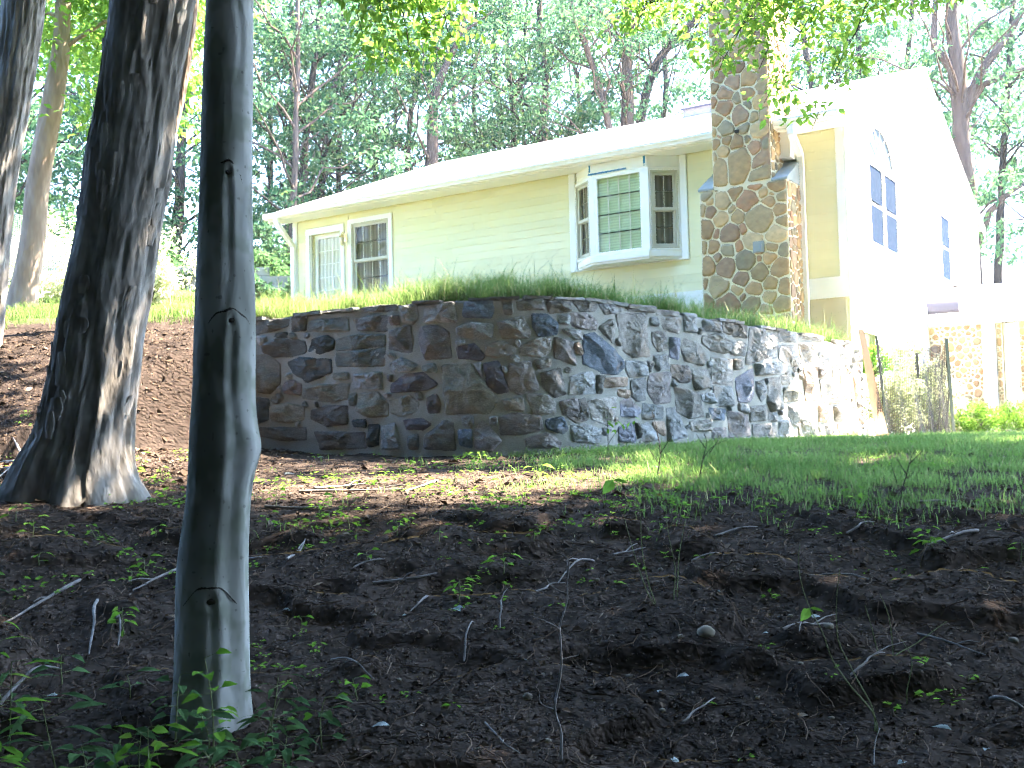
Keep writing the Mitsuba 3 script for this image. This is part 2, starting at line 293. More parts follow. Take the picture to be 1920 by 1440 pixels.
# ---------------------------------------------------------------- ground
def build_ground():
    ang = np.radians(np.r_[np.linspace(-180, -36, 60)[:-1], np.linspace(-36, 36, 440)[:-1], np.linspace(36, 180, 60)[:-1]])
    r = [.4]
    while r[-1] < 118:
        q = r[-1]; r.append(q * (1.06 if q < 3 else 1.0055 if q < 8.2 else 1.009 if q < 14.5 else 1.022 if q < 45 else 1.13))
    r = np.array(r); A, R = np.meshgrid(ang, r)
    x, y = np.sin(A) * R, np.cos(A) * R
    z = ground(x, y)
    v = np.stack([x, y, z], -1).reshape(-1, 3); n = len(ang)
    i, j = np.meshgrid(np.arange(len(r) - 1), np.arange(n), indexing='ij'); jn = (j + 1) % n
    q = np.stack([i * n + j, (i + 1) * n + j, (i + 1) * n + jn, i * n + jn], -1).reshape(-1, 4)
    f = tri(q); c = len(v); v = np.vstack([v, [[0, 0, _lo(0.0)]]])
    f = np.vstack([f, np.stack([np.full(n, c), np.arange(n), (np.arange(n) + 1) % n], 1)])
    f = f[:, ::-1]
    nn = np.cross(v[f[:, 1]] - v[f[:, 0]], v[f[:, 2]] - v[f[:, 0]])[:, 2].sum()
    add('ground', (v, f if nn > 0 else f[:, ::-1]), 'soil', True)
    USED.add('ground'); lab('ground', 'dark bare soil bank rising from the camera to the foot of the stone wall', 'ground', kind='structure')
build_ground()
# pale sunlit path right of the wall's end
def build_path():
    xs, ys = np.meshgrid(np.linspace(0, 1, 50), np.linspace(0, 1, 16), indexing='ij')
    x = 4.35 + 13 * xs; y0 = 13.0 + .15 * np.sin(xs * 17) + .4 * sst(.1, 0, xs); y = y0 + (15.9 - y0) * ys; x = x + .85 * ys * (1 - xs)
    z = ground(x, y) + .02
    v = np.stack([x, y, z], -1).reshape(-1, 3); i, j = np.meshgrid(np.arange(49), np.arange(15), indexing='ij'); q = np.stack([i * 16 + j, (i + 1) * 16 + j, (i + 1) * 16 + j + 1, i * 16 + j + 1], -1).reshape(-1, 4)
    add('path', (v, tri(q)), 'path_gravel', True); lab('path', 'pale sunlit gravel path running right from the end of the stone wall', 'path', kind='structure')
build_path()
# ---------------------------------------------------------------- house
HOUSE = thing('house', 'pale yellow house with white trim, bay window and stone chimney above the retaining wall', 'house')
WL, WD, ZS, ZE, SR, ZR = 12.17, 11.8, 2.37, 4.92, 5.9, 7.36    # wall length, depth, siding foot, eave, ridge offset, ridge height
SL = (ZR - ZE) / (SR + .5)
def roofz(s): return ZE + (s + .5) * SL if s < SR else ZE + (2 * SR + .5 - s) * SL
rect = lambda a0, z0, a1, z1: sg.box(a0, z0, a1, z1)
def hb(*a): return LONG.box(*a)
# openings of the long wall
OPEN = [(9.42, 2.93, 10.46, 4.52), (10.8, 2.35, 11.62, 4.42), (2.84, 3.05, 4.95, 4.62)]
wall = rect(.0, -.5, WL, 4.8)
for o in OPEN: wall = wall.difference(rect(*o))
part(HOUSE, 'wall', LONG.poly(wall, -.16, -.012), 'siding', uv=None)
WALL = HOUSE + '__wall'
gw = sg.Polygon([(.02, -.5), (WD, -.5), (WD, roofz(WD) - .1), (SR, ZR - .1), (.02, roofz(0) - .1)])
GOPEN = [(1.42, 3.08, 2.28, 4.49), (2.42, 3.08, 3.28, 4.49), (7.15, 3.08, 8.05, 4.5), (.42, .75, 1.4, 1.56)]
for o in GOPEN: gw = gw.difference(rect(*o))
arch = sg.Polygon([(2.35 + .9 * math.cos(a), 4.62 + .62 * math.sin(a)) for a in np.linspace(0, PI, 24)])
part(HOUSE, 'gable_wall', GABLE.poly(gw.difference(arch), -.16, 0), 'trim')
part(HOUSE, 'back_wall', cat([H_ for H_ in (Frame(C0 + UR * WD, UL, UR).box(0.17, WL, -.5, 4.9, -.15, 0), Frame(C0 + UL * WL, UR, UL).poly(sg.Polygon([(0, -.5), (WD, -.5), (WD, 4.85), (SR, ZR - .12), (0, 4.85)]), -.15, -.001))]), 'siding')
part(HOUSE, 'interior_floor', LONG.box(.2, WL - .2, 2.3, 2.38, -WD + .2, -.2), 'interior')
part(HOUSE, 'interior_partition', LONG.box(.2, WL - .2, 2.4, 4.9, -3.2, -3.1), 'interior')
# clapboards, each its own board
ex = .1475
blk = [(.72, 1.4, 2.2, 9), (9.33, 2.80, 10.55, 4.62), (10.66, 2.2, 11.77, 4.6), (2.715, 2.92, 5.08, 4.9)]
k = 0; z = ZS
while z < 4.78:
    iv = [(.135, 12.04)]
    for a0, z0, a1, z1 in blk:
        if a0 == .72: a0, a1 = .74, 2.19
        if z1 > z + .02 and z0 < z + ex - .01:
            iv = [q for i0, i1 in iv for q in ((i0, min(i1, a0)), (max(i0, a1), i1)) if q[1] - q[0] > .02]
    for i0, i1 in iv:
        cuts = [i0]; c = i0 + rng.uniform(1.2, 3.6)
        while c < i1 - .5: cuts.append(c); c += 3.66
        cuts.append(i1)
        for a0, a1 in zip(cuts[:-1], cuts[1:]):
            g = .0015; zt = min(z + ex + .012, 4.8)
            m = hexa([LONG.p(a, zz, cc) for a in (a0 + g, a1 - g) for zz, cs in ((z, (-.01, .0125)), (zt, (-.01, .0035))) for cc in cs])
            part(WALL, 'siding_board', m, 'siding', uv=cuv(m, .5, rng.random()))
    z += ex; k += 1
part(HOUSE, 'skirt_board', cat([hb(.0, .735, 2.03, ZS - .004, -.01, .03), hb(2.2, WL, 2.05, ZS - .004, -.01, .03)]), 'trim')
part(HOUSE, 'foundation', cat([hb(.05, .70, -.3, 2.026, -.01, .012), hb(2.23, WL, 1.2, 2.046, -.01, .012)]), 'foundation')
part(HOUSE, 'corner_board', hb(.0, .13, 2.03, 4.79, -.008, .032), 'trim')
part(HOUSE, 'corner_board', hb(12.045, 12.17, 2.05, 4.79, -.008, .032), 'trim')
part(HOUSE, 'corner_board', GABLE.box(-.03, .14, 2.03, 4.8, .001, .03), 'trim')
part(HOUSE, 'band_board', GABLE.box(.145, WD, 2.03, 2.3, .001, .028), 'trim')
# roof
def slab(pts, th):
    a = np.array(pts); n = np.cross(a[1] - a[0], a[2] - a[0]); n = n / np.linalg.norm(n); n = n if n[2] > 0 else -n
    return hexa([a[0], a[0] - n * th, a[1], a[1] - n * th, a[3], a[3] - n * th, a[2], a[2] - n * th])
t0, t1 = -.09, 12.47
ROOF = part(HOUSE, 'roof', cat([slab([H(t0, -.5, ZE), H(t1, -.5, ZE), H(t1, SR, ZR), H(t0, SR, ZR)], .09), slab([H(t0, SR, ZR + .001), H(t1, SR, ZR + .001), H(t1, 2 * SR + .5, ZE), H(t0, 2 * SR + .5, ZE)], .09)]), 'shingles')
part(HOUSE, 'fascia', hb(t0 + .02, t1 - .02, ZE - .16, ZE - .055, .46, .495), 'trim')
part(HOUSE, 'soffit', hb(t0 + .02, t1 - .02, 4.765, 4.785, .0325, .46), 'trim')
for tt in (t0 + .002, t1 - .022):
    part(HOUSE, 'rake_board', cat([slab([H(tt, -.49, ZE - .095), H(tt + .02, -.49, ZE - .095), H(tt + .02, SR, ZR - .095), H(tt, SR, ZR - .095)], .16), slab([H(tt, SR, ZR - .094), H(tt + .02, SR, ZR - .094), H(tt + .02, 2 * SR + .49, ZE - .095), H(tt, 2 * SR + .49, ZE - .095)], .16)]), 'trim')
part(HOUSE, 'rake_soffit', slab([H(12.18, -.45, ZE - .15), H(12.44, -.45, ZE - .15), H(12.44, SR, ZR - .15), H(12.18, SR, ZR - .15)], .02), 'trim')
# gutter: a K profile swept along the eave, in two runs either side of the chimney
prof = np.array([(.497, 4.90), (.497, 4.775), (.565, 4.775), (.60, 4.80), (.61, 4.84), (.63, 4.865), (.63, 4.90), (.622, 4.90), (.612, 4.865), (.59, 4.84), (.56, 4.79), (.503, 4.79), (.503, 4.90)])
def gutter(a0, a1):
    n = len(prof); v = np.vstack([LONG.p(np.full(n, a), prof[:, 1], prof[:, 0]) for a in (a0, a1)])
    i = np.arange(n); q = np.stack([i, (i + 1) % n, n + (i + 1) % n, n + i], 1)
    ends = [LONG.box(a0 - .006, a0 - .001, 4.775, 4.9, .497, .63), LONG.box(a1 + .001, a1 + .006, 4.775, 4.9, .497, .63)]
    return cat([(v, tri(q))] + ends)
part(HOUSE, 'gutter', gutter(-.1, .95), 'trim'); part(HOUSE, 'gutter', gutter(1.98, 12.49), 'trim')
def downspout(pts, w=.105, d=.08):
    p = np.array(pts); segs = []
    for a, b in zip(p[:-1], p[1:]):
        ax = norm(b - a); e = UL; u = np.cross(ax, e); u = u / np.linalg.norm(u)
        segs.append(hexa([q + e * i * w / 2 + u * j * d / 2 for q in (a - ax * .012, b + ax * .012) for i in (-1, 1) for j in (-1, 1)]))
    return cat(segs)
part(HOUSE, 'downspout', downspout([LONG.p(.67, 4.77, .56), LONG.p(.67, 4.66, .55), LONG.p(.685, 4.40, .085), LONG.p(.685, 1.35, .085), LONG.p(.70, 1.2, .3)]), 'trim')
part(HOUSE, 'downspout', downspout([LONG.p(12.13, 4.77, .56), LONG.p(12.13, 4.68, .55), LONG.p(12.11, 4.22, .085), LONG.p(12.11, 2.2, .085)]), 'trim')
part(HOUSE, 'eave_return', cat([hb(.78, .96, 4.36, 4.76, .034, .30), hb(.765, .962, 4.34, 4.359, .032, .32)]), 'trim')
# windows
def muntins(F, a0, a1, z0, z1, nc, nr, c, w=.014):
    o = [F.box(a - w / 2, a + w / 2, z0, z1, c, c + .012) for a in np.linspace(a0, a1, nc + 1)[1:-1]]
    o += [F.box(a0, a1, zz - w / 2, zz + w / 2, c - .001, c + .0135) for zz in np.linspace(z0, z1, nr + 1)[1:-1]]
    return cat(o)
def ring(F, a0, a1, z0, z1, w, c0, c1, wb=None):
    return F.poly(rect(a0, z0, a1, z1).difference(rect(a0 + w, z0 + (wb or w), a1 - w, z1 - w)), c0, c1)
def pane(F, a0, a1, z0, z1, c): 
    return np.array([F.p(a0, z0, c), F.p(a1, z0, c), F.p(a1, z1, c), F.p(a0, z1, c)]), np.array([[0, 1, 2], [0, 2, 3]])
def double_hung(W, F, a0, a1, z0, z1, nc, nr, sash='sash', back='curtain', c=-.02, mw=.014, blue=False):
    zm = (z0 + z1) / 2; b = .055
    part(W, 'jamb', ring(F, a0, a1, z0, z1, .03, c - .06, c + .045), sash)
    part(W, 'upper_sash', ring(F, a0 + .03, a1 - .03, zm - .02, z1 - .03, b, c - .005, c + .02), sash)
    part(W, 'lower_sash', ring(F, a0 + .031, a1 - .031, z0 + .03, zm + .02, b, c - .04, c - .008), sash)
    for q0, q1, cc in ((zm - .02 + b, z1 - .03 - b, c + .004), (z0 + .03 + b, zm + .02 - b, c - .026)):
        part(W, 'muntin_grid', muntins(F, a0 + .03 + b, a1 - .03 - b, q0, q1, nc, nr, cc - .006, mw), sash)
        part(W, 'glass_pane', pane(F, a0 + .03 + b, a1 - .03 - b, q0, q1, cc + .009), 'glass')
    if back == 'screen_blue':
        for q0, q1 in ((zm + .06, z1 - .03), (z0 + .03, zm - .02)): part(W, 'reflection_panel', F.box(a0 + .033, a1 - .033, q0, q1, c + .024, c + .028), back)  # opaque panel before the glass, sky reflection painted in
        back = 'interior'
    part(W, 'curtain', F.box(a0 + .03, a1 - .03, z0 + .03, z1 - .03, c - .11, c - .10), back)
W = num(HOUSE + '__window'); labels[W] = {'label': 'double hung window beside the glazed door, grey curtains inside'}
part(W, 'casing', ring(LONG, 9.33, 10.55, 2.81, 4.62, .095, -.01, .04), 'trim')
double_hung(W, LONG, 9.425, 10.455, 2.905, 4.525, 4, 2)
# glazed door
Dk = num(HOUSE + '__door'); labels[Dk] = {'label': 'white glazed door with white curtain at the left end of the wall'}
part(Dk, 'casing', cat([hb(10.665, 10.76, 2.3, 4.52, -.01, .042), hb(11.67, 11.765, 2.3, 4.52, -.01, .042), hb(10.66, 11.77, 4.421, 4.56, -.01, .046)]), 'trim')
part(Dk, 'jamb', cat([hb(10.761, 10.80, 2.35, 4.42, -.15, .02), hb(11.62, 11.669, 2.35, 4.42, -.15, .02)]), 'sash')
part(Dk, 'door_leaf', ring(LONG, 10.8, 11.62, 2.36, 4.42, .085, -.12, -.08, .25), 'trim')
part(Dk, 'muntin_grid', muntins(LONG, 10.885, 11.535, 2.61, 4.335, 3, 6, -.092), 'trim')
part(Dk, 'glass_pane', pane(LONG, 10.885, 11.535, 2.61, 4.335, -.086), 'glass')
part(Dk, 'curtain', hb(10.81, 11.61, 2.4, 4.4, -.155, -.145), 'white_curtain')
# bay window
B = num(HOUSE + '__bay_window'); labels[B] = {'label': 'white three sided bay window with a gridded middle pane'}
bp = [(4.95, .03), (4.42, .40), (3.30, .40), (2.84, .03)]
plan = sg.Polygon([(a, -c) for a, c in bp])
def bayprism(z0, z1, grow):
    pg = sg.Polygon([(4.95 + grow, -.02), (4.42 + grow * .5, .40 + grow), (3.30 - grow * .5, .40 + grow), (2.84 - grow, -.02)])
    m = trimesh.creation.extrude_polygon(pg, z1 - z0, engine='earcut'); v = np.array(m.vertices); f = np.array(m.faces)
    return LONG.p(v[:, 0], v[:, 2] + z0, v[:, 1]), f[:, ::-1]
part(B, 'sill', cat([bayprism(2.99, 3.10, .03), bayprism(2.95, 2.989, .0)]), 'trim')
part(B, 'head', cat([bayprism(4.55, 4.76, .0), bayprism(4.60, 4.625, .012)]), 'trim')
part(B, 'casing', cat([hb(2.72, 2.838, 2.93, 4.76, -.01, .042), hb(4.952, 5.075, 2.93, 4.76, -.01, .042), hb(2.838, 4.952, 2.93, 2.949, -.01, .04)]), 'trim')
def facet(p, q):
    o = LONG.p(p[0], 0, p[1]); d = LONG.p(q[0], 0, q[1]) - o; L = np.linalg.norm(d); d = d / L; n = np.cross([0, 0, 1], d); n = n if n @ -UR > 0 else -n
    return Frame(o, d, n), L
for i, (p, q) in enumerate(zip(bp[:-1], bp[1:])):
    F, L = facet(p, q)
    z0, z1 = 3.101, 4.549
    if i == 1:
        part(B, 'mullion', F.box(-.03, .075, z0, z1, -.05, .012), 'trim'); part(B, 'mullion', F.box(L - .075, L + .03, z0, z1, -.05, .012), 'trim')
        part(B, 'sash', ring(F, .076, L - .076, z0, z1, .06, -.03, .008), 'trim')
        part(B, 'muntin_grid', muntins(F, .136, L - .136, z0 + .06, z1 - .06, 4, 4, -.02, .018), 'sash')
        part(B, 'glass_pane', pane(F, .136, L - .136, z0 + .06, z1 - .06, -.006), 'glass')
        part(B, 'blind', F.box(.1, L - .1, z0, z1, -.065, -.055), 'blind')
    else:
        x0, x1 = (.06, L - .05) if i == 2 else (.05, L - .06)
        part(B, 'mullion', cat([F.box(-.0, x0 - .001, z0, z1, -.04, .0), F.box(x1 + .001, L, z0, z1, -.04, .0)]), 'trim')
        double_hung(B, F, x0, x1, z0 + .03, z1 - .05, 2, 2, 'sash', 'curtain', -.03, .01)
        part(B, 'stop', F.box(x0, x1, z0, z0 + .029, -.05, .01), 'trim'); part(B, 'stop', F.box(x0, x1, z1 - .049, z1, -.05, .01), 'trim')
# gable windows
for i, (a0, z0, a1, z1) in enumerate(GOPEN):
    W = num(HOUSE + '__window')
    if i == 3:
        part(W, 'casing', ring(GABLE, a0, a1, z0, z1, .06, -.02, .03), 'sash'); part(W, 'glass_pane', pane(GABLE, a0, a1, z0, z1, -.02), 'glass'); part(W, 'blind', GABLE.box(a0, a1, z0, z1, -.3, -.29), 'interior')
        labels[W] = {'label': 'small basement window behind the end of the retaining wall'}
    else:
        part(W, 'casing', ring(GABLE, a0 - .06, a1 + .06, z0 - .06, z1 + .06, .058, .001, .03), 'trim')
        double_hung(W, GABLE, a0, a1, z0, z1, 2, 2, 'trim', 'screen_blue', -.02, .012)
        labels[W] = {'label': ['near one of the two tall blue sashes on the sunlit gable', 'farther one of the two tall blue sashes on the sunlit gable', 'narrow blue window far along the sunlit gable'][i]}
L_ = num(HOUSE + '__arched_window'); labels[L_] = {'label': 'half round window above the paired sashes of the gable'}
part(L_, 'casing', GABLE.poly(arch.buffer(.05).difference(arch), .001, .03), 'trim')
g2 = GABLE.poly(arch, -.021, -.02); gv, gf = GABLE.poly(arch, -.03, -.029); part(L_, 'glass_pane', (gv, gf[(np.abs((gv[gf] - GABLE.p(0, 0, -.029)) @ GABLE.en) < 1e-6).all(1)]), 'arch_glass')
part(L_, 'muntin_grid', cat([GABLE.box(2.343, 2.357, 4.62, 5.235, -.019, -.008)] + [hexa([GABLE.p(2.35 + r * math.cos(a) * .9 / .9 + k * .007 * -math.sin(a), 4.62 + r * .69 * math.sin(a) + k * .007 * math.cos(a), c) for r in (.05, .88) for k in (-1, 1) for c in (-.0195, -.0085)]) for a in (PI * .2, PI * .37, PI * .63, PI * .8)]), 'trim')
# skylight and flashing on the roof
def roofbox(t0, t1, s0, s1, h0, h1): return hexa([H(t, s, roofz(s) + h) for t in (t0, t1) for s in (s0, s1) for h in (h0, h1)])
SK = num(ROOF + '__skylight')
add(SK, roofbox(3.7, 4.75, 4.55, 5.6, -.03, .17), 'lattice'); part(HOUSE, 'skylight_lid', roofbox(3.66, 4.79, 4.5, 5.65, .172, .215), 'awning_end')
def_fl = [hexa([H(t, s, roofz(s) + h) for t in (a, a + .075) for s in (.05, .95) for h in (-.01, .10 + .004 * (i % 2))]) for i, a in enumerate(np.arange(.44, .9, .078))]
add(num(ROOF + '__flashing'), cat(def_fl), 'awning')
# lower wing: porch at the far side of the gable
def porch():
    P_ = num(HOUSE + '__porch')
    F = Frame(C0 + UR * 5.6, -UL, -UR)          # a: outwards from the gable, c: towards the camera
    n = 14; th = np.linspace(0, PI / 2, n)
    pr = np.stack([.16 - 1.35 * (1 - np.cos(th)), 2.22 + .58 * np.sin(th)], 1)
    pr2 = np.vstack([pr, (pr - [0.03, .05])[::-1]])
    for a0, a1, mt in ((.005, .62, 'awning_end'), (.622, 6.0, 'awning')):  # stretch next to the gable has its shade put into the colour
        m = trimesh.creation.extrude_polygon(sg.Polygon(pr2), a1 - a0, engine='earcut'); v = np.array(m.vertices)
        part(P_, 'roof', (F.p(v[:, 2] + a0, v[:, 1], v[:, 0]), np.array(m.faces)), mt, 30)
    part(P_, 'roof', F.box(.01, 6, 2.70, 2.78, -4.5, -1.2), 'shingles')
    part(P_, 'beam', F.box(.01, 6, 1.92, 2.215, -.06, .1), 'trim')
    back = part(P_, 'wall', F.box(.002, 1.0, -.4, 1.919, -.3, -.02), 'chimney_mortar')
    part(P_, 'back_wall', F.box(1.0, 6, -.4, 2.2, -.5, -.4), 'interior')
    part(P_, 'column', F.box(1.01, 1.24, -.3, 1.919, -.2, .03), 'trim')
    part(P_, 'sidelight', F.box(1.36, 1.64, -.3, 1.919, -.38, -.2), 'trim')
    part(P_, 'door_post', F.box(1.80, 2.0, -.3, 1.919, -.2, .02), 'trim')
    part(P_, 'door_post', F.box(2.75, 2.95, -.3, 1.919, -.2, .02), 'trim')
    stones_on(back, F, .0, 1.0, -.3, 1.915, -.02, .14, 31, .016)
    strips = part(P_, 'stone_pier', F.box(1.25, 1.35, -.3, 1.919, -.3, -.08), 'chimney_mortar')
    stones_on(strips, F, 1.252, 1.348, -.3, 1.915, -.08, .13, 32, .01)
    strips = part(P_, 'stone_pier', F.box(1.66, 1.79, -.3, 1.919, -.3, -.08), 'chimney_mortar')
    stones_on(strips, F, 1.662, 1.788, -.3, 1.915, -.08, .14, 33, .01)
    part(P_, 'handle', F.box(1.615, 1.632, .62, .78, -.2, -.16), 'flashing')
    part(HOUSE, 'wing_roof', slab([H(-.002, 8.2, 3.15), H(-.002, 12.2, 3.15), H(-2.4, 12.6, 2.5), H(-2.4, 7.4, 2.5)], .1), 'shingles')
    part(HOUSE, 'wing_wall', Frame(C0 + UR * 7.5, UR, -UL).box(0, 4.6, -.4, 2.45, .05, 2.2), 'trim')
    rl = num(HOUSE + '__railing')
    part(rl, 'rail', cat([GABLE.box(11.82, 12.9, z, z + .05, -.3, -.25) for z in (3.15, 4.1)]), 'lattice')
    for a in np.arange(11.85, 12.9, .11): part(rl, 'baluster', GABLE.box(a, a + .035, 3.2, 4.1, -.295, -.255), 'lattice')
# ---- field stone facing: power diagram of given or random seeds on a rectangle
def cells(seeds, x0, x1, z0, z1):
    P = np.array(seeds, float); out = []
    for i, (x, y, r) in enumerate(P):
        pg = sg.box(x0, z0, x1, z1)
        d = np.hypot(P[:, 0] - x, P[:, 1] - y)
        for j in np.argsort(d)[1:16]:
            dx, dy = P[j, 0] - x, P[j, 1] - y; D2 = dx * dx + dy * dy
            if D2 < 1e-9: continue
            w = .5 + (r * r - P[j, 2] ** 2) / (2 * D2); px, py = x + dx * w, y + dy * w; nx, ny = np.array([dx, dy]) / math.sqrt(D2); b = 4.0
            pg = pg.intersection(sg.Polygon([(px - ny * b, py + nx * b), (px + ny * b, py - nx * b), (px + ny * b - nx * b, py - nx * b - ny * b), (px - ny * b - nx * b, py + nx * b - ny * b)]))
            if pg.is_empty: break
        out.append(pg)
    return out
def lump(pg, F, c, rise, pal, v, seed, back=.02, rough=.006, n=22, wallmap=None):
    """a rounded stone filling polygon pg on frame F"""
    L = pg.exterior.length; m = max(12, min(n, int(L / .035)))
    q = np.array([pg.exterior.interpolate(i / m, normalized=True).coords[0] for i in range(m)])
    ce = np.array(pg.centroid.coords[0]); q = q + (q - ce) * (.34 * (meshkit.fbm(np.stack([q[:, 0] * 11, q[:, 1] * 11, np.full(m, seed * .77)], -1), 2) - .5))[:, None]; rg = np.random.default_rng(seed); tilt = rg.normal(0, .12, 2)
    rings = [(1.0, -back), (1.0, rise * .25), (.93, rise * .72), (.78, rise * .95), (.5, rise * 1.05)]
    vs = []
    for k, d in rings:
        xy = ce + (q - ce) * k; dd = np.full(m, d)
        if k < 1: dd = dd + (xy - ce) @ tilt * rise * 3 + rough * 2 * (meshkit.fbm(np.stack([xy[:, 0] * 9, xy[:, 1] * 9, np.full(m, seed * .37)], -1), 2) - .5) * (2 if k < .9 else 1)
        vs.append(np.stack([xy[:, 0], xy[:, 1], dd], 1))
    vs.append([[ce[0], ce[1], rise * 1.05]])
    V_ = np.vstack(vs); f = []
    i = np.arange(m); j = (i + 1) % m
    for k in range(len(rings) - 1): f.append(tri(np.stack([k * m + i, k * m + j, (k + 1) * m + j, (k + 1) * m + i], 1)))
    k = len(rings) - 1; f.append(np.stack([k * m + i, k * m + j, np.full(m, len(V_) - 1)], 1)); f = np.vstack(f)
    w = wallmap(V_[:, 0], V_[:, 1], V_[:, 2] + c) if wallmap else F.p(V_[:, 0], V_[:, 1], V_[:, 2] + c)
    out = np.cross(w[f[:, 1]] - w[f[:, 0]], w[f[:, 2]] - w[f[:, 0]]).sum(0)
    ref = F.en if F is not None else np.array([*np.array([np.interp(ce[0], WS, WN[:, 0]), np.interp(ce[0], WS, WN[:, 1])]), 0])
    if out @ ref < 0: f = f[:, ::-1]
    return w, f
def scatter_seeds(x0, x1, z0, z1, r, seed, existing=()):
    rg = np.random.default_rng(seed); P = [tuple(e) for e in existing]
    for _ in range(4000):
        rr = r * rg.choice([.45, .7, 1, 1.25, 1.5], p=[.2, .2, .25, .2, .15]) * .5; x, z = rg.uniform(x0, x1), rg.uniform(z0, z1)
        if all((x - a) ** 2 + (z - b) ** 2 > (.9 * (rr + c)) ** 2 for a, b, c in P): P.append((x, z, rr))
    return P
def stones_on(key, F, x0, x1, z0, z1, c, r, seed, gap, seeds=None, mat='chimney_stone', rise=.022):
    seeds = seeds if seeds is not None else scatter_seeds(x0, x1, z0, z1, r, seed)
    rg = np.random.default_rng(seed + 1)
    for i, pg in enumerate(cells(seeds, x0, x1, z0, z1)):
        if pg.is_empty: continue
        pg = pg.buffer(-gap * rg.uniform(.7, 1.4)); rr_ = min(.028, .2 * math.sqrt(max(pg.area, 0))); pg = pg.buffer(-rr_).buffer(rr_)
        if pg.is_empty or pg.area < .0006: continue
        if pg.geom_type != 'Polygon': pg = max(pg.geoms, key=lambda g: g.area)
        m = lump(pg, F, c, rise * rg.uniform(.7, 1.3), 0, 0, seed * 100 + i)
        part(key, 'stone', m, mat, True, cuv(m, rg.choice(len(CHIM), p=[.24, .2, .16, .12, .12, .10, .06]) + .5, rg.random()))
porch()
# chimney
CH = num(HOUSE + '__chimney')
labels[CH] = {'label': 'tall brown field stone chimney with sloped shoulders'}
part(CH, 'core', cat([hb(.72, 2.20, .8, 3.90, -.03, .70), hb(.965, 1.955, 3.901, 8.6, -.35, .699)]), 'chimney_mortar')
for a0, a1 in ((.70, .966), (1.954, 2.22)):
    ho = hexa([LONG.p(a, z, c) for a in (a0, a1) for z, cs in ((3.901, (.0, .72)),) for c in cs] and [LONG.p(a, zz, c) for a in (a0, a1) for c, zs in ((.002, (3.9, 4.36)), (.72, (3.9, 3.935))) for zz in zs])
    part(CH, 'shoulder_cap', ho, 'flashing')
par = lambda t: [tuple(float(v) / 100 for v in w.split(',')) for w in t.split(';')]
LOW = par('208,383,11;217,360,8;201,372,8;200,355,11;190,418,10;168,405,15;146,407,7;125,400,19;106,406,9;194,399,8;89,382,12;181,369,15;159,380,11;138,364,17;109,373,6;96,372,5;102,356,11;83,363,9;87,343,11;119,332,24;81,324,9;184,340,14;156,340,11;165,351,5;210,327,15;170,315,17;192,319,6;145,320,8;132,299,16;93,304,16;217,297,8;200,295,9;173,289,11;154,292,9;99,285,11;121,284,10;82,278,10;104,268,12;211,266,15;191,275,8;178,259,17;144,267,18;123,269,6;123,246,16;89,251,15;103,255,4;151,239,14;217,236,7;192,229,19;161,220,10;132,221,14;105,226,12;80,219,12;106,205,12;213,208,10;177,201,19;150,209,5;136,198,14;88,191,14;113,184,11'); UPP = par('194,630,9;179,631,14;162,631,9;189,657,11;186,604,11;166,604,5;151,607,10;181,593,8;155,586,12;195,581,8;179,575,11;158,563,14;112,579,11;127,562,14;108,549,10;187,559,9;170,547,14;131,538,12;192,534,9;172,523,15;150,534,6;145,506,16;132,519,9;114,521,12;121,498,9;108,499,7;185,505,12;164,503,5;172,489,14;194,485,9;182,480,5;138,483,8;116,475,15;191,466,10;169,467,8;152,460,12;133,463,8;123,449,14;139,451,3;105,450,10;195,444,9;177,451,11;182,434,8;149,435,19;110,430,14;105,412,10')
LOW = [e for e in LOW if e[1] > 1.0] + [(x, z, .11) for x, z in ((.85, 1.68), (1.15, 1.7), (1.5, 1.66), (1.85, 1.7), (2.1, 1.6), (1, 1.4), (1.4, 1.4), (1.8, 1.4))]
UPP = scatter_seeds(.965, 1.955, 6.45, 8.6, .24, 44, [e for e in UPP])
stones_on(CH, LONG, .72, 2.20, 1.3, 3.9, .70, .2, 41, .0115, [e for e in LOW])
stones_on(CH, LONG, .965, 1.955, 3.93, 8.6, .699, .2, 42, .0115, UPP)
FR = Frame(C0 + UL * .72, -UR, -UL)       # right flank: a = out from the wall, c = towards the near corner
stones_on(CH, FR, .0, .70, 1.3, 3.9, 0, .2, 45, .0115)
FU = Frame(C0 + UL * .965, -UR, -UL)
stones_on(CH, FU, -.35, .699, 3.95, 8.6, 0, .22, 46, .0115)
V_ = num(CH + '__vent_cover')
add(V_, cat([hb(1.12, 1.30, 2.78, 2.96, .69, .735), hb(1.15, 1.27, 2.80, 2.93, .736, .75)]), 'flashing'); labels[V_] = {'label': 'small square grey vent cover on the chimney front'}
add(num(CH + '__cleanout'), hb(1.47, 1.55, 4.77, 4.82, .70, .728), 'scar')
# lantern by the door, tape on the bay window
LA = thing('wall_lantern', 'brass wall lantern between the glazed door and the left window', 'lantern')
def lathe(F, a, c, prof, n=12):
    pr = np.array(prof); th = np.arange(n) * 2 * PI / n
    v = np.vstack([F.p(a + r * np.cos(th), np.full(n, z), c + r * np.sin(th)) for r, z in pr])
    i, j = np.meshgrid(np.arange(len(pr) - 1), np.arange(n), indexing='ij'); q = np.stack([i * n + j, i * n + (j + 1) % n, (i + 1) * n + (j + 1) % n, (i + 1) * n + j], -1).reshape(-1, 4)
    return v, tri(q)
part(LA, 'back_plate', hb(10.56, 10.64, 4.16, 4.34, .02, .045), 'brass')
part(LA, 'arm', tube(spline([LONG.p(10.6, 4.24, .045), LONG.p(10.6, 4.33, .09), LONG.p(10.6, 4.35, .14), LONG.p(10.6, 4.30, .16)], 10), .009, 6), 'brass')
part(LA, 'cap', lathe(LONG, 10.6, .16, [(.005, 4.33), (.02, 4.31), (.03, 4.28), (.07, 4.24), (.062, 4.235)]), 'brass', 40)
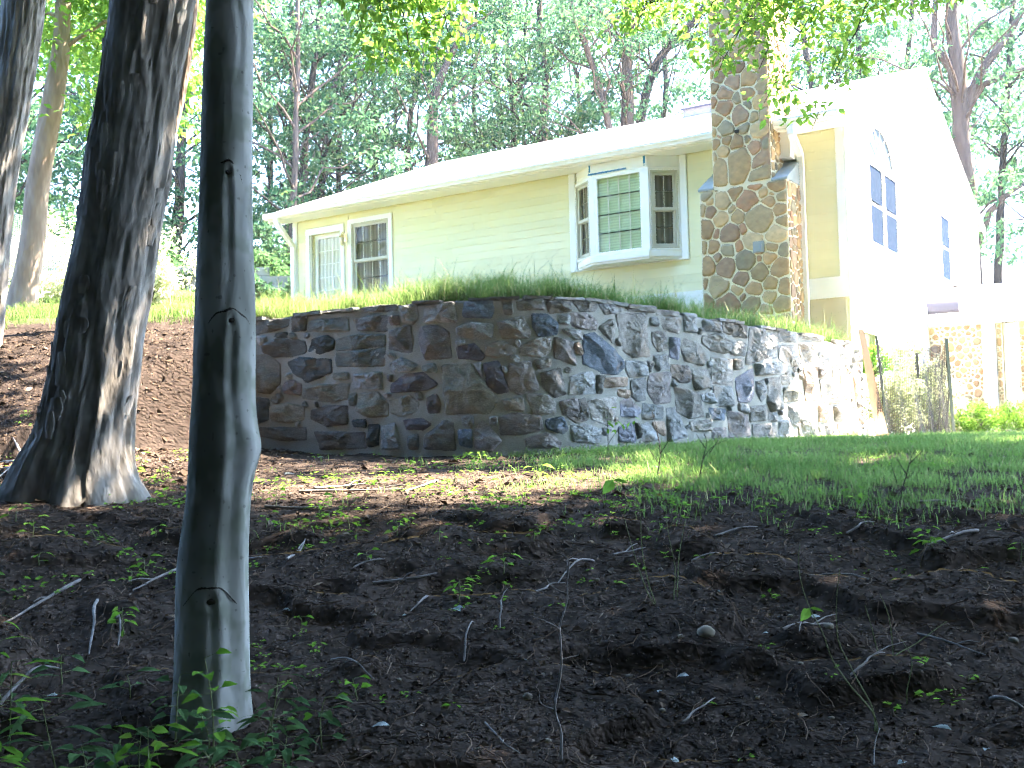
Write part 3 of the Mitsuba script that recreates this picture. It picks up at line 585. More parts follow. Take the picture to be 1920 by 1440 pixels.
part(LA, 'lamp_glass', lathe(LONG, 10.6, .16, [(.055, 4.234), (.05, 4.14), (.03, 4.09), (.001, 4.085)]), 'lamp_glass', 40)
part(LA, 'finial', lathe(LONG, 10.6, .16, [(.034, 4.088), (.028, 4.07), (.008, 4.06), (.001, 4.04)]), 'brass', 40)
for nm, a, lb in (('v', (4.415, 4.445, 4.61, 4.757, .401, .404), 'short upright strip of blue tape at the left above the bay window'), ('h', None, 'long level strip of blue tape above the middle bay pane'), ('v', (3.32, 3.36, 4.59, 4.757, .401, .404), 'short upright strip of blue tape at the right above the bay window')):
    k = thing('masking_tape', lb, 'tape', 'blue tape strips on the bay window')
    add(k, hb(*a) if a else hexa([LONG.p(x, z + dz, c) for x, z in ((3.69, 4.575), (4.46, 4.572)) for dz in (0, .028) for c in (.413, .417)]), 'tape')
def ordn(i):
    t = {2: 'twenty', 3: 'thirty', 4: 'forty'}
    return ORD[i] if i < 20 else f'{t[(i + 1) // 10]} {ORD[(i + 1) % 10 - 1]}' if (i + 1) % 10 else {3: 'thirtieth', 4: 'fortieth'}[(i + 1) // 10]
ORD = ['first', 'second', 'third', 'fourth', 'fifth', 'sixth', 'seventh', 'eighth', 'ninth', 'tenth', 'eleventh', 'twelfth', 'thirteenth', 'fourteenth', 'fifteenth', 'sixteenth', 'seventeenth', 'eighteenth', 'nineteenth', 'twentieth', 'twenty first', 'twenty second', 'twenty third', 'twenty fourth', 'twenty fifth', 'twenty sixth', 'twenty seventh', 'twenty eighth', 'twenty ninth', 'thirtieth']
# ---------------------------------------------------------------- retaining wall of field stone
RW = thing('retaining_wall', 'curved retaining wall of mixed field stones in grey mortar below the house', 'retaining wall')
def build_core():
    ss = np.linspace(.7, WLEN, 420); hh = np.r_[-.7, np.linspace(-.35, 1, 60)]
    S, K = np.meshgrid(ss, np.arange(len(hh)), indexing='ij'); top = ZT(np.minimum(S, 13)) - .012 + .03 * (F2(S, S * 0, 4, 3, 4) - .5)
    Z = np.where(hh[K] < 0, hh[K], -.0 + hh[K] * top)
    D = .03 * (meshkit.fbm(np.stack([S * 5, Z * 5, S * 0], -1), 3, 3) - .5) + .012 * (meshkit.fbm(np.stack([S * 22, Z * 22, S * 0], -1), 2, 6) - .5)
    V = wallp(S, Z, D); n = len(hh)
    back = wallp(np.repeat(ss[:, None], 2, 1), np.stack([top[:, -1] - .01, np.full(len(ss), -.7)], 1), -.4)
    V = np.concatenate([V, back], 1); n += 2
    i, j = np.meshgrid(np.arange(len(ss) - 1), np.arange(n - 1), indexing='ij'); q = np.stack([i * n + j, (i + 1) * n + j, (i + 1) * n + j + 1, i * n + j + 1], -1).reshape(-1, 4)
    f = tri(q); V = V.reshape(-1, 3); e0 = np.arange(n); e1 = (len(ss) - 1) * n + np.arange(n)
    f = np.vstack([f, [[e0[0], e0[k + 1], e0[k]] for k in range(1, n - 1)], [[e1[0], e1[k], e1[k + 1]] for k in range(1, n - 1)]])
    part(RW, 'mortar', (V, f), 'mortar', True)
build_core()
def rock(pg, seed, rise):
    """a chiselled stone on the wall: planes chip its rounded face"""
    rg = np.random.default_rng(seed); m = int(np.clip(pg.exterior.length / .02, 20, 90))
    q = np.array([pg.exterior.interpolate(i / m, normalized=True).coords[0] for i in range(m)]); ce = np.array(pg.centroid.coords[0]); R = math.sqrt(pg.area / PI)
    ang = np.arctan2(q[:, 1] - ce[1], q[:, 0] - ce[0]); q = q + (q - ce) * (.09 * (meshkit.fbm(np.stack([q[:, 0] * 14, q[:, 1] * 14, np.full(m, seed * .7)], -1), 2) - .5))[:, None]
    ks = [1.0, 1.0, .975, .94, .88, .78, .65, .5, .33, .16]; ds = [-.05, -.006, .45, .72, .88, .95, 1, 1, 1, 1]
    pl = [(rg.normal(0, .28, 2), rise * rg.uniform(.85, 1.4)) for _ in range(5)]; vs = []
    for k, d in zip(ks, ds):
        xy = ce + (q - ce) * k; u = xy - ce
        dd = np.min([o + u @ g for g, o in pl], 0)
        n1 = meshkit.fbm(np.stack([xy[:, 0] * 7, xy[:, 1] * 11, np.full(m, seed * .31)], -1), 3, 2) - .5; n2 = np.abs(meshkit.fbm(np.stack([xy[:, 0] * 16, xy[:, 1] * 26, np.full(m, seed * .13)], -1), 3, 5) - .5)
        dd = np.maximum(dd + .07 * n1 - .06 * n2, .012)
        vs.append(np.c_[xy, dd * d if d > 0 else np.full(m, d)])
    vs.append([[*ce, vs[-1][:, 2].mean()]])
    V = np.vstack(vs); i = np.arange(m); j = (i + 1) % m; f = [tri(np.stack([k * m + i, k * m + j, (k + 1) * m + j, (k + 1) * m + i], 1)) for k in range(len(ks) - 1)]
    k = len(ks) - 1; f.append(np.stack([k * m + i, k * m + j, np.full(m, len(V) - 1)], 1)); f = np.vstack(f)
    w = wallp(V[:, 0], V[:, 1], V[:, 2]); out = np.cross(w[f[:, 1]] - w[f[:, 0]], w[f[:, 2]] - w[f[:, 0]]).sum(0)
    if out @ np.array([np.interp(ce[0], WS, WN[:, 0]), np.interp(ce[0], WS, WN[:, 1]), 0]) < 0: f = f[:, ::-1]
    return w, f
STONES = '2:115,128,152,127,169,126,164,119,138,115,114,113;10:172,129,186,131,191,127,189,113,170,113;11:189,121,246,122,247,109,191,112;11:211,128,257,131,257,128,213,128;0:260,130,282,131,307,130,306,125,264,127;13:252,119,273,120,295,121,295,105,259,108;14:297,119,308,119,309,111,299,111;0:311,128,328,130,330,116,324,110,314,113;1:339,126,370,129,372,110,336,111;6:380,128,408,129,409,118,406,112,378,114;0:417,129,426,129,427,115,420,115;1:431,127,457,129,459,120,432,119;0:461,128,487,130,486,118,464,116;2:132,100,151,106,189,101,191,90,171,86,143,88,130,93;10:148,112,164,112,164,107,147,109;10:199,102,218,105,227,99,226,91,208,87,193,90;11:230,100,250,103,292,101,292,90,229,89;11:228,86,292,88,291,70,229,73;13:299,104,321,109,324,80,296,87;8:333,106,353,107,363,99,366,74,338,74,331,92;3:372,103,386,108,408,105,407,93,389,91,372,97;1:412,107,437,112,444,99,443,92,417,92;6:446,115,462,114,472,106,471,95,452,93,447,103;3:473,113,485,114,485,105,474,106;9:371,84,389,87,399,75,396,71,373,74;3:371,91,382,90,373,86;0:401,84,412,89,429,83,429,77,410,73,400,76;1:435,83,451,91,464,91,464,78,454,73,434,76;8:469,92,489,87,492,65,468,72;10:163,80,181,84,223,80,223,67,190,58,171,68;12:114,91,138,89,152,79,152,58,137,48,113,52;3:296,71,311,77,330,68,323,64,298,63;11:334,67,348,69,350,61,337,62;3:251,62,287,63,286,47,250,49;12:226,64,244,65,245,59,226,60;9:297,50,314,60,335,61,350,49,338,44,297,43;12:355,67,385,68,411,30,402,19,359,20,357,45;9:398,67,412,69,421,40,411,38,401,47;3:388,67,395,68,396,56,390,58;8:423,66,443,68,451,41,432,37,421,43;0:448,70,464,71,464,64,451,62;13:454,56,474,62,479,37,467,33,455,43;14:158,58,171,61,183,56,181,45,158,48;12:185,51,212,54,246,53,245,39,226,36,183,41;12:137,33,160,37,186,32,185,19,165,16,139,19;10:113,44,136,42,134,20,113,15;13:195,28,216,32,244,31,243,13,216,11,194,20;11:248,43,254,44,253,32,247,32;12:258,42,280,44,294,32,293,20,271,19,256,26;12:295,34,318,39,330,31,328,22,307,19,296,23;9:339,36,348,39,353,30,351,21,340,21;0:416,31,435,34,436,21,419,22;1:439,36,460,35,468,27,467,17,445,17;8:473,28,491,32,493,14,476,16;2:118,11,188,10,188,-2,159,-3,120,3;13:201,5,264,3,267,-12,206,-13;10:250,16,266,16,266,9,252,10;9:312,14,332,16,342,10,333,5,315,6;3:285,8,301,12,307,-13,284,-13;10:269,11,282,11,280,-9,269,-11;3:318,-1,327,0,327,-14,318,-14;13:337,-1,357,13,366,11,367,-16,335,-14;3:375,15,386,16,385,5,377,8;6:371,3,384,3,384,-14,373,-11;8:387,3,396,12,413,-8,403,-18,387,-14;3:403,15,410,15,409,8,403,8;8:412,14,424,18,452,15,454,3,436,-2,413,-2;6:457,11,474,13,481,2,476,-3,459,3;8:437,-7,459,-2,473,-11,470,-16,437,-14;0:490,129,519,132,525,125,520,120,499,119;3:526,127,546,131,570,129,565,123,536,118;0:577,131,629,132,629,127,579,125;0:631,129,675,129,674,125,632,124;8:487,116,506,117,524,110,522,101,498,102,487,105;4:475,100,498,99,501,91,493,91;6:503,95,518,98,553,82,569,66,558,57,527,57,501,67;0:527,104,546,113,554,106,549,89,541,94;1:557,119,612,124,618,78,586,76,563,84;3:620,119,635,121,633,112,620,113;1:639,120,679,123,674,105,642,110;3:682,129,710,129,706,108,683,108;1:624,104,648,107,652,86,633,84,624,93;7:656,100,676,100,671,76,654,79;0:677,101,712,96,731,79,718,71,683,75,677,85;3:719,123,760,125,761,112,720,111;3:709,112,719,114,718,107,711,107;0:720,104,759,110,776,97,769,87,738,89,719,97;3:764,126,788,125,783,110,765,113;2:790,123,823,122,822,108,787,108;3:779,103,817,101,814,86,780,86;1:830,121,862,122,861,83,817,75;3:869,115,904,118,902,87,876,84,865,94;3:906,121,963,122,962,110,908,108;3:968,121,1006,122,1003,116,970,116;1:907,101,961,105,970,80,937,76,909,85;0:965,108,1021,111,1024,82,976,79;4:1022,105,1066,105,1068,89,1034,82;0:1009,120,1048,121,1044,115,1012,114;0:1073,109,1150,113,1148,97,1079,90;3:625,79,648,80,654,66,632,63,624,69;4:572,71,610,71,611,58,578,55,572,62;8:656,70,689,69,688,51,671,51,655,59;0:693,66,733,66,729,46,702,43;1:737,81,785,79,783,48,736,52;0:787,80,811,81,811,71,787,68;3:838,76,924,81,923,67,899,66,841,63;7:788,57,835,71,835,39,825,30,795,30;4:838,54,864,57,868,37,853,30,840,43;0:874,59,909,62,911,21,881,18,870,30;0:910,65,936,70,937,54,914,53;12:916,48,973,53,975,33,917,30;15:977,76,1024,76,1019,32,983,33;8:1010,78,1064,81,1062,64,1028,65;0:1030,60,1090,62,1090,29,1032,31;0:1074,85,1115,88,1106,71,1072,66;15:1101,67,1154,73,1162,40,1097,32;3:581,51,609,54,607,31,591,29,581,36;8:614,58,652,62,655,29,624,27,611,40;15:529,52,575,54,573,46,531,43;2:520,55,528,55,527,37,520,37;4:485,53,514,59,518,37,483,36;1:505,30,552,33,551,18,537,5,512,11;7:558,29,577,32,599,19,590,13,559,14;15:554,41,579,40,577,33,557,35;13:475,29,503,32,506,11,491,8,474,18;5:601,27,640,24,639,11,600,11;0:661,45,709,39,718,13,690,11,663,19;3:739,47,780,47,780,25,742,25;4:712,38,738,39,737,28,716,31;6:728,22,765,20,762,8,733,10;8:767,19,817,13,825,-11,771,-12;3:795,27,820,26,818,16,796,20;0:823,23,872,26,870,8,824,6;1:828,2,894,2,895,-17,829,-16;4:900,5,931,9,945,-16,899,-17;3:872,17,893,16,892,6,873,7;3:928,26,953,27,957,-2,936,3;1:956,25,1013,29,1015,-17,962,-16;15:1020,26,1065,27,1062,2,1023,5;0:1070,24,1116,26,1119,4,1076,4;0:1123,26,1174,27,1180,4,1127,4;8:1022,-1,1076,-1,1074,-16,1024,-15;15:1083,-1,1175,0,1179,-17,1088,-16;4:645,21,663,23,685,-9,648,-14;4:598,4,611,7,628,-11,595,-14;15:618,7,641,7,641,-8,627,-2;7:555,2,583,7,588,-14,555,-12;4:483,5,502,6,525,0,521,-13,486,-10;0:689,6,723,8,728,-3,692,-3;8:732,-2,764,-1,765,-12,732,-12;2:584,6,593,6,593,-9,588,-9;0:1159,113,1200,114,1197,77,1158,77;15:1157,69,1198,70,1195,33,1166,32;0:613,72,621,72,621,63,613,61;0:1082,118,1186,119,1186,116,1088,113'
def build_stones():
    pgs = []
    for w in STONES.split(';'):
        c, v = w.split(':'); v = np.array([float(x) for x in v.split(',')]).reshape(-1, 2) / 100
        pgs.append((int(c), sg.Polygon(v).buffer(0)))
    for a, b, c_, d_, col in ((.75, .95, 1.1, 1.28, 2), (.75, .55, 1.05, .9, 3), (.75, .1, 1.1, .5, 0)):
        pgs.append((col, sg.box(a, b, c_, d_)))
    # small chinking stones in the wider joints
    rg = np.random.default_rng(17); full = shapely.union_all([q.buffer(.012) for _, q in pgs])
    for _ in range(2600):
        s, r = rg.uniform(.75, WLEN - .2), rg.choice([.025, .035, .05, .07], p=[.35, .3, .2, .15]); h = rg.uniform(-.05, float(ZT(min(s, 13))) - .02); m = rg.integers(5, 8); a = np.sort(rg.uniform(0, 2 * PI, m)); k = rg.uniform(.75, 1.25, m); st = rg.uniform(.9, 1.9)
        pg = sg.Polygon(np.c_[s + r * st * k * np.cos(a), h + r * k * np.sin(a)]).buffer(.004)
        if pg.geom_type == 'Polygon' and pg.area > r * r * .9 and not full.intersects(pg): pgs.append((int(rg.choice([0, 1, 3, 4, 8, 2, 5, 15], p=[.2, .16, .2, .14, .1, .1, .06, .04])), pg)); full = full.union(pg.buffer(.012))
    for i, (c, pg) in enumerate(pgs):
        if pg.geom_type != 'Polygon': pg = max(pg.geoms, key=lambda g: g.area)
        pg = pg.buffer(.022).buffer(-.03).buffer(.019)
        if pg.is_empty or pg.geom_type != 'Polygon': continue
        for _, o in pgs[:i]:
            if pg.intersects(o): pg = pg.difference(o.buffer(.018))
        if pg.geom_type != 'Polygon': pg = max(pg.geoms, key=lambda g: g.area)
        if pg.area < .0008: continue
        m = rock(pg, 900 + i, np.clip(.04 + .08 * math.sqrt(pg.area), .045, .085))
        part(RW, 'stone', m, 'wall_stone', True, cuv(m, c + .5, rng.random()))
    # thin cap stones along the top, uneven
    s = .75
    while s < WLEN - .5:
        L = rng.uniform(.22, .6); zt = float(ZT(min(s + L / 2, 13)))
        if rng.random() < .62:
            h = rng.uniform(.02, .034)
            m = hexa([wallp(a, zt + z - .02, c) for a in (s + rng.uniform(0, .03), s + L - .02) for z in (0, h + rng.uniform(0, .01)) for c in (-.3 + rng.uniform(0, .06), .035 + rng.uniform(0, .03))])
            m = trimesh.Trimesh(*m, process=False).subdivide().subdivide(); v = np.array(m.vertices); v += .022 * (meshkit.fbm(v * 13, 2) - .5)[:, None]
            m = (v, np.array(m.faces)); part(RW, 'cap_stone', m, 'wall_stone', False, cuv(m, rng.choice([0, 2, 3, 11, 4]) + .5, rng.random()))
        s += L
build_stones()

# ---------------------------------------------------------------- trees
def leafcloud(centers, rad, per, L, flat=.5, wide=.62, full=False, seed=1):
    """leaves hung in sprays round the given centres"""
    rg = np.random.default_rng(seed); n = len(centers); c = np.repeat(np.asarray(centers, float), per, 0); r = np.repeat(np.broadcast_to(rad, (n,)), per)
    o = rg.normal(size=(n * per, 3)); o = o / np.linalg.norm(o, axis=1, keepdims=True) * (rg.random(n * per) ** .45)[:, None]
    p = c + o * r[:, None] * [1, 1, flat]
    d = o * [1, 1, .3] + rg.normal(size=o.shape) * .6; d[:, 2] -= .35
    nn = rg.normal(size=o.shape) * .55 + [0, 0, 1]
    tone = np.clip(np.repeat(rg.random(n), per) * .6 + rg.random(n * per) * .4, 0, 1)
    return leaves(p, d, nn, L * rg.uniform(.7, 1.25, n * per), L * wide * rg.uniform(.8, 1.2, n * per), .18, .1, tone, full)
def limb(p, q, r0, r1, n=8, wob=.12, sides=6):
    t = np.linspace(0, 1, n)[:, None]; p, q = np.asarray(p, float), np.asarray(q, float); L = np.linalg.norm(q - p)
    w = rng.normal(size=(n, 3)) * wob * L * (t * (1 - t)) ; w[:, 2] += .12 * L * (t * (1 - t))[:, 0]
    return tube(p + (q - p) * t + w, r0 + (r1 - r0) * t[:, 0], sides)
def resample(rows, n):
    a = np.array(rows); z = np.linspace(a[0, 2], a[-1, 2], n); o = np.argsort(a[:, 2])
    return np.stack([PchipInterpolator(a[o, 2], a[o, 0])(z), PchipInterpolator(a[o, 2], a[o, 1])(z), z], 1), PchipInterpolator(a[o, 2], a[o, 3])(z)
SUNU = SUN / np.linalg.norm(SUN)
GAPS = [(np.array(g), r) for g, r in (((2.5, 9.35, 3.5), 1.75), ((-1.0, 9.55, 3.45), 1.1), ((-8.5, 20.5, 3.2), 2.4), ((4.5, 15.3, .7), 1.7), ((6.8, 14.6, -.2), 2.1), ((-5.2, 12.2, 1.4), .55), ((-4.4, 11.7, 1.0), .75), ((-3.4, 10.7, .6), .5), ((-5.4, 10.0, .4), .5), ((5.2, 10.4, -.2), .9), ((3.0, 8.9, -.3), .7))]
def crown(key, P, n, rx, rz, per, L, mat, seed, limbs=10, r0=.06, center=None, keep=None):
    rg = np.random.default_rng(seed); c = np.asarray(center if center is not None else P[-1], float)
    o = rg.normal(size=(n, 3)); o = o / np.linalg.norm(o, axis=1, keepdims=True) * (rg.random(n) ** .4)[:, None]
    C = c + o * [rx, rx, rz]
    if keep is not None: C = C[keep(C)]
    for g, gr in GAPS:                       # crown clumps cut away along sun rays so chosen spots are lit
        w = C - g; k = w @ SUNU; C = C[(np.linalg.norm(w - np.maximum(k, 0)[:, None] * SUNU, axis=1) > gr) | (k < 0.6)]
    m = leafcloud(C, rg.uniform(.5, .95, len(C)), per, L, .45, seed=seed + 1)
    part(key, 'crown', (m[0], m[1]), mat, False, m[2])
    return C
# smooth grey beech in the foreground
BEECH = [(-1.24, 4.3, -1.5, .165), (-1.224, 4.3, -1.256, .152), (-1.222, 4.3, -1.089, .148), (-1.217, 4.3, -.796, .144), (-1.212, 4.3, -.543, .14), (-1.182, 4.3, -.226, .126), (-1.162, 4.3, -.024, .134), (-1.157, 4.3, .179, .124), (-1.149, 4.3, .48, .12), (-1.143, 4.3, .826, .109), (-1.136, 4.3, 1.131, .102), (-1.125, 4.3, 1.46, .1), (-1.115, 4.3, 1.747, .095), (-1.106, 4.3, 2.058, .094), (-1.093, 4.3, 2.912, .086), (-1.07, 4.3, 4.525, .075), (-1.2, 4.5, 8.5, .05), (-1.1, 4.6, 11, .02)]
# knots: (turn from the camera side, z, size); the camera looks along +y, so 0 faces it and + turns to the right
KNOTS = [(.55, 1.86, .05), (.35, 1.06, .06), (.45, .47, .055), (.25, -.62, .075)]
def beech():
    t = thing('beech_tree', 'smooth grey beech trunk standing closest to the camera, with eyebrow shaped branch scars', 'tree')
    P, R = resample(BEECH, 620); S = 120
    def disp(a, z, r):
        u = np.angle(np.exp(1j * (a + PI / 2)))             # 0 faces the camera
        d = .004 * (meshkit.fbm(np.stack([np.cos(a) * 1.5, np.sin(a) * 1.5, z * 1.2], -1), 3) - .5) + .0022 * (meshkit.fbm(np.stack([np.cos(a) * 7, np.sin(a) * 7, z * 9], -1), 2) - .5)
        for w0, zk, s in KNOTS:
            du = (u - w0) * .115; dz = z - zk
            d += .016 * np.exp(-(du / (s * .55)) ** 2 - (dz / (s * .8)) ** 2) - .020 * np.exp(-(du / (s * .2)) ** 2 - ((dz + .004) / (s * .28)) ** 2)
            tail = sst(-.75, -.1, dz) * sst(.02, -.06, dz)
            uw = u - w0 + .5 * (meshkit.fbm(np.stack([z * 2.5, z * 0 + zk, z * 0], -1), 2) - .5); wz = .5 + meshkit.fbm(np.stack([z * 3, z * 0 + zk, z * 0 + 5], -1), 2)
            d += .65 * tail * wz * (.007 * np.exp(-((uw + .2) / .13) ** 2) + .006 * np.exp(-((uw - .26) / .12) ** 2) - .008 * np.exp(-((uw - .03) / .13) ** 2))
        flare = .12 * np.maximum(0, (-.98 - z)) ** 1.5 * (1 + .7 * np.cos(3 * a + .6)) + .03 * np.maximum(0, (-.8 - z)) * np.cos(5 * a)
        # long flutes on the right hand side of the lower trunk
        d += sst(.3, -.1, z) * sst(-1.3, -.6, z) * (.007 * np.sin(7.5 * u + 1.4 * z) * sst(.1, .5, u) * sst(1.9, 1.2, u))
        d += .02 * np.exp(-((u - 1.45) / .5) ** 2 - ((z + .03) / .07) ** 2)
        return d + flare
    part(t, 'trunk', tube(P, R, S, True, disp), 'beech_bark', True)
    Rf = lambda z: np.interp(z, P[:, 2], R); Xf = lambda z: np.interp(z, P[:, 2], P[:, 0])
    for w0, zk, s in KNOTS:
        th = np.linspace(-1, 1, 21); u = w0 + .05 * np.sin(zk * 9) + th * s * (12 + 3 * np.sin(zk * 5)); z = zk + s * .7 - np.abs(th + .12 * np.sin(zk * 7)) ** 1.9 * s * (1.5 + .5 * np.sin(zk * 11)) + .004 * np.sin(th * 9 + zk)
        r = Rf(z) + .010 * np.exp(-th ** 2 * 6) - .0005
        pts = np.stack([Xf(z) + r * np.sin(u), 4.3 - r * np.cos(u), z], 1)
        part(t, 'branch_scar', tube(pts, .0036 * (1 - np.abs(th) ** 2 * .85) * (.35 + 1.3 * meshkit.noise(np.stack([th * 6, th * 0 + zk * 9, th * 0], -1))), 6), 'scar', True)
        m = trimesh.creation.icosphere(2, 1.0); v = np.array(m.vertices); v *= (1 + .5 * (meshkit.fbm(v * 2 + zk * 9, 2) - .5))[:, None]; v = v * [s * .34, .010, s * .17]
        cw, sw = math.cos(w0), math.sin(w0); v = np.stack([v[:, 0] * cw - v[:, 1] * sw, v[:, 0] * sw + v[:, 1] * cw, v[:, 2]], 1) + [Xf(zk) + (Rf(zk) + .0) * sw, 4.3 - (Rf(zk) + .0) * cw, zk - .004]
        part(t, 'knot', (v, np.array(m.faces)), 'scar', True)
    lm = [limb(P[int(len(P) * f)], (-1.1 + 3.2 * math.cos(a), 4.5 + 3.2 * math.sin(a), 8 + 5 * (f - .6)), .045, .012) for f, a in zip(np.linspace(.55, .95, 11), np.arange(11) * 2.4)]
    part(t, 'limb', cat(lm), 'beech_bark', True)
    crown(t, P, 210, 3.6, 3.4, 46, .17, 'canopy_leaf', 71, center=(-.9, 4.8, 9.2), keep=lambda C: C[:, 2] > 4.6)
beech()
def bark_disp(amp, kz, ka, seed):
    def d(a, z, r):
        u = np.stack([np.cos(a) * ka, np.sin(a) * ka, z * kz + .6 * meshkit.fbm(np.stack([np.cos(a) * 2, np.sin(a) * 2, z * 3], -1), 2, seed)], -1)
        n = meshkit.fbm(u, 3, seed); rid = sst(.36, .56, n); n2 = meshkit.fbm(np.stack([np.cos(a) * ka * 3, np.sin(a) * ka * 3, z * kz * 3], -1), 2, seed + 5)
        lump = meshkit.fbm(np.stack([np.cos(a) * 1.2, np.sin(a) * 1.2, z * 1.1], -1), 2, seed + 9) - .5
        return amp * (rid - .6) + amp * .6 * (n2 - .5) + .05 * lump * r / .25
    return d
MAPLE = [(-3.03, 7.3, -.75, .46), (-2.985, 7.3, -.432, .40), (-2.973, 7.3, -.252, .36), (-2.929, 7.3, 0, .318), (-2.871, 7.3, .326, .287), (-2.787, 7.3, .799, .273), (-2.694, 7.3, 1.274, .272), (-2.638, 7.3, 1.641, .269), (-2.574, 7.3, 2.011, .276), (-2.521, 7.3, 2.382, .274), (-2.455, 7.3, 2.792, .268), (-2.408, 7.3, 3.091, .278), (-2.304, 7.3, 3.618, .278), (-2.094, 7.3, 4.949, .254), (-1.826, 7.3, 6.89, .2), (-1.5, 7.4, 10, .11), (-1.4, 7.5, 12.5, .04)]
def big_tree():
    t = thing('maple_tree', 'broad leaning trunk with scaly grey bark, left of the smooth beech', 'tree')
    P, R = resample(MAPLE, 520)
    part(t, 'trunk', tube(P, R, 150, True, lambda a, z, r: bark_disp(.027, 1.3, 5.5, 11)(a, z, r) + .07 * np.maximum(0, .1 - z) * np.cos(3 * a + 1) + .17 * np.maximum(0, .02 - z) ** 1.3 * (1 + .9 * np.cos(5 * a))), 'rough_bark', True)
    # loose bark plates lifting on the shaded flank
    for k in range(46):
        z = rng.uniform(-.1, 3.0); a = -PI / 2 + rng.uniform(-1.3, 1.35); r = np.interp(z, P[:, 2], R); x = np.interp(z, P[:, 2], P[:, 0]); h, w = rng.uniform(.07, .22), rng.uniform(.025, .06)
        uu = np.linspace(-1, 1, 5); zz = np.linspace(0, 1, 7); A, Zq = np.meshgrid(uu, zz, indexing='ij'); wd = w * (1 - .45 * np.abs(Zq - .5) * 2 + .25 * (meshkit.fbm(np.stack([A * 3 + k, Zq * 4, A * 0], -1), 2) - .5))
        aa = a + A * wd / r; rr = r + .012 + .016 * Zq ** 2 - .006 * A ** 2; lean = (np.interp(z + h, P[:, 2], P[:, 0]) - x)
        top = np.stack([x + lean * Zq + rr * np.cos(aa), 7.3 + rr * np.sin(aa), z + h * Zq], -1).reshape(-1, 3); bot = np.stack([x + lean * Zq + (rr - .014) * np.cos(aa), 7.3 + (rr - .014) * np.sin(aa), z + h * Zq], -1).reshape(-1, 3)
        i, j = np.meshgrid(np.arange(4), np.arange(6), indexing='ij'); q = np.stack([i * 7 + j, (i + 1) * 7 + j, (i + 1) * 7 + j + 1, i * 7 + j + 1], -1).reshape(-1, 4); edge = np.r_[np.arange(0, 7), np.arange(13, 35, 7), np.arange(33, 27, -1), np.arange(21, 0, -7)]
        e2 = np.roll(edge, -1); f = np.vstack([tri(q), tri(q[:, ::-1] + 35), tri(np.stack([edge, e2, e2 + 35, edge + 35], 1))])
        part(t, 'bark_plate', (np.vstack([top, bot]), f), 'rough_bark', False)
    lm = [limb(P[int(len(P) * f)], (-1.6 + 4 * math.cos(a), 8.2 + 4 * math.sin(a), 9.5 + 5 * (f - .6)), .08, .015) for f, a in zip(np.linspace(.6, .97, 13), np.arange(13) * 2.4)]
    part(t, 'limb', cat(lm), 'rough_bark', True)
    crown(t, P, 360, 4.6, 3.6, 70, .2, 'canopy_leaf', 81, center=(-1.6, 9.2, 10.3), keep=lambda C: C[:, 2] > .45 * C[:, 1] + 1.6)
big_tree()
LEFTT = [(-5.9, 11.6, .4, .26), (-5.78, 11.6, 1.244, .235), (-5.721, 11.6, 1.709, .225), (-5.646, 11.6, 2.527, .217), (-5.519, 11.6, 3.23, .2), (-5.393, 11.6, 3.938, .2), (-5.281, 11.6, 4.829, .215), (-5.181, 11.6, 5.606, .215), (-4.963, 11.6, 7.906, .19), (-4.7, 11.8, 12, .06)]
def left_tree():
    t = thing('oak_tree', 'rough barked leaning trunk cut by the left edge of the picture', 'tree')
    P, R = resample(LEFTT, 300)
    part(t, 'trunk', tube(P, R, 110, True, bark_disp(.024, 1.5, 7, 31)), 'rough_bark', True)
    lm = [limb(P[int(len(P) * f)], (-5 + 3.5 * math.cos(a), 11.8 + 3.5 * math.sin(a), 11 + 4 * (f - .6)), .07, .015) for f, a in zip(np.linspace(.62, .97, 9), np.arange(9) * 2.4)]
    part(t, 'limb', cat(lm), 'rough_bark', True)
    crown(t, P, 150, 3.6, 3.2, 40, .2, 'canopy_leaf', 83, center=(-5.2, 11.6, 11), keep=lambda C: C[:, 2] > .42 * C[:, 1] + 1.5)
left_tree()
TANT = [(-7.85, 17, 1.6, .26), (-7.737, 17, 2.488, .215), (-7.589, 17, 3.342, .182), (-7.535, 17, 3.943, .178), (-7.451, 17, 4.545, .176), (-7.332, 17, 5.149, .165), (-7.208, 17, 5.841, .152), (-7.137, 17, 6.362, .135), (-7.099, 17, 6.973, .118), (-7.041, 17, 8.026, .102), (-6.9, 17, 11, .05)]
def tan_tree():
    t = thing('young_maple', 'slender tan curved trunk with bright leaves at upper left, behind the two big trunks', 'tree')
    P, R = resample(TANT, 160)
    part(t, 'trunk', tube(P, R, 48, True, bark_disp(.007, 2.2, 6, 41)), 'tan_bark', True)
    lm = [limb(P[int(len(P) * f)], (-7 + 2.2 * math.cos(a), 17 + 2.2 * math.sin(a), 7 + 4 * (f - .4)), .04, .01) for f, a in zip(np.linspace(.5, .95, 9), np.arange(9) * 2.4)]
    part(t, 'limb', cat(lm), 'tan_bark', True)
    crown(t, P, 190, 2.3, 2.6, 60, .15, 'bright_leaf', 85, center=(-6.6, 17.2, 7.6), keep=lambda C: (C[:, 2] > 4.7) & ~((np.abs(C[:, 0] + 7.35) < .5) & (C[:, 2] < 6.3) & (C[:, 1] < 17.2)))
tan_tree()
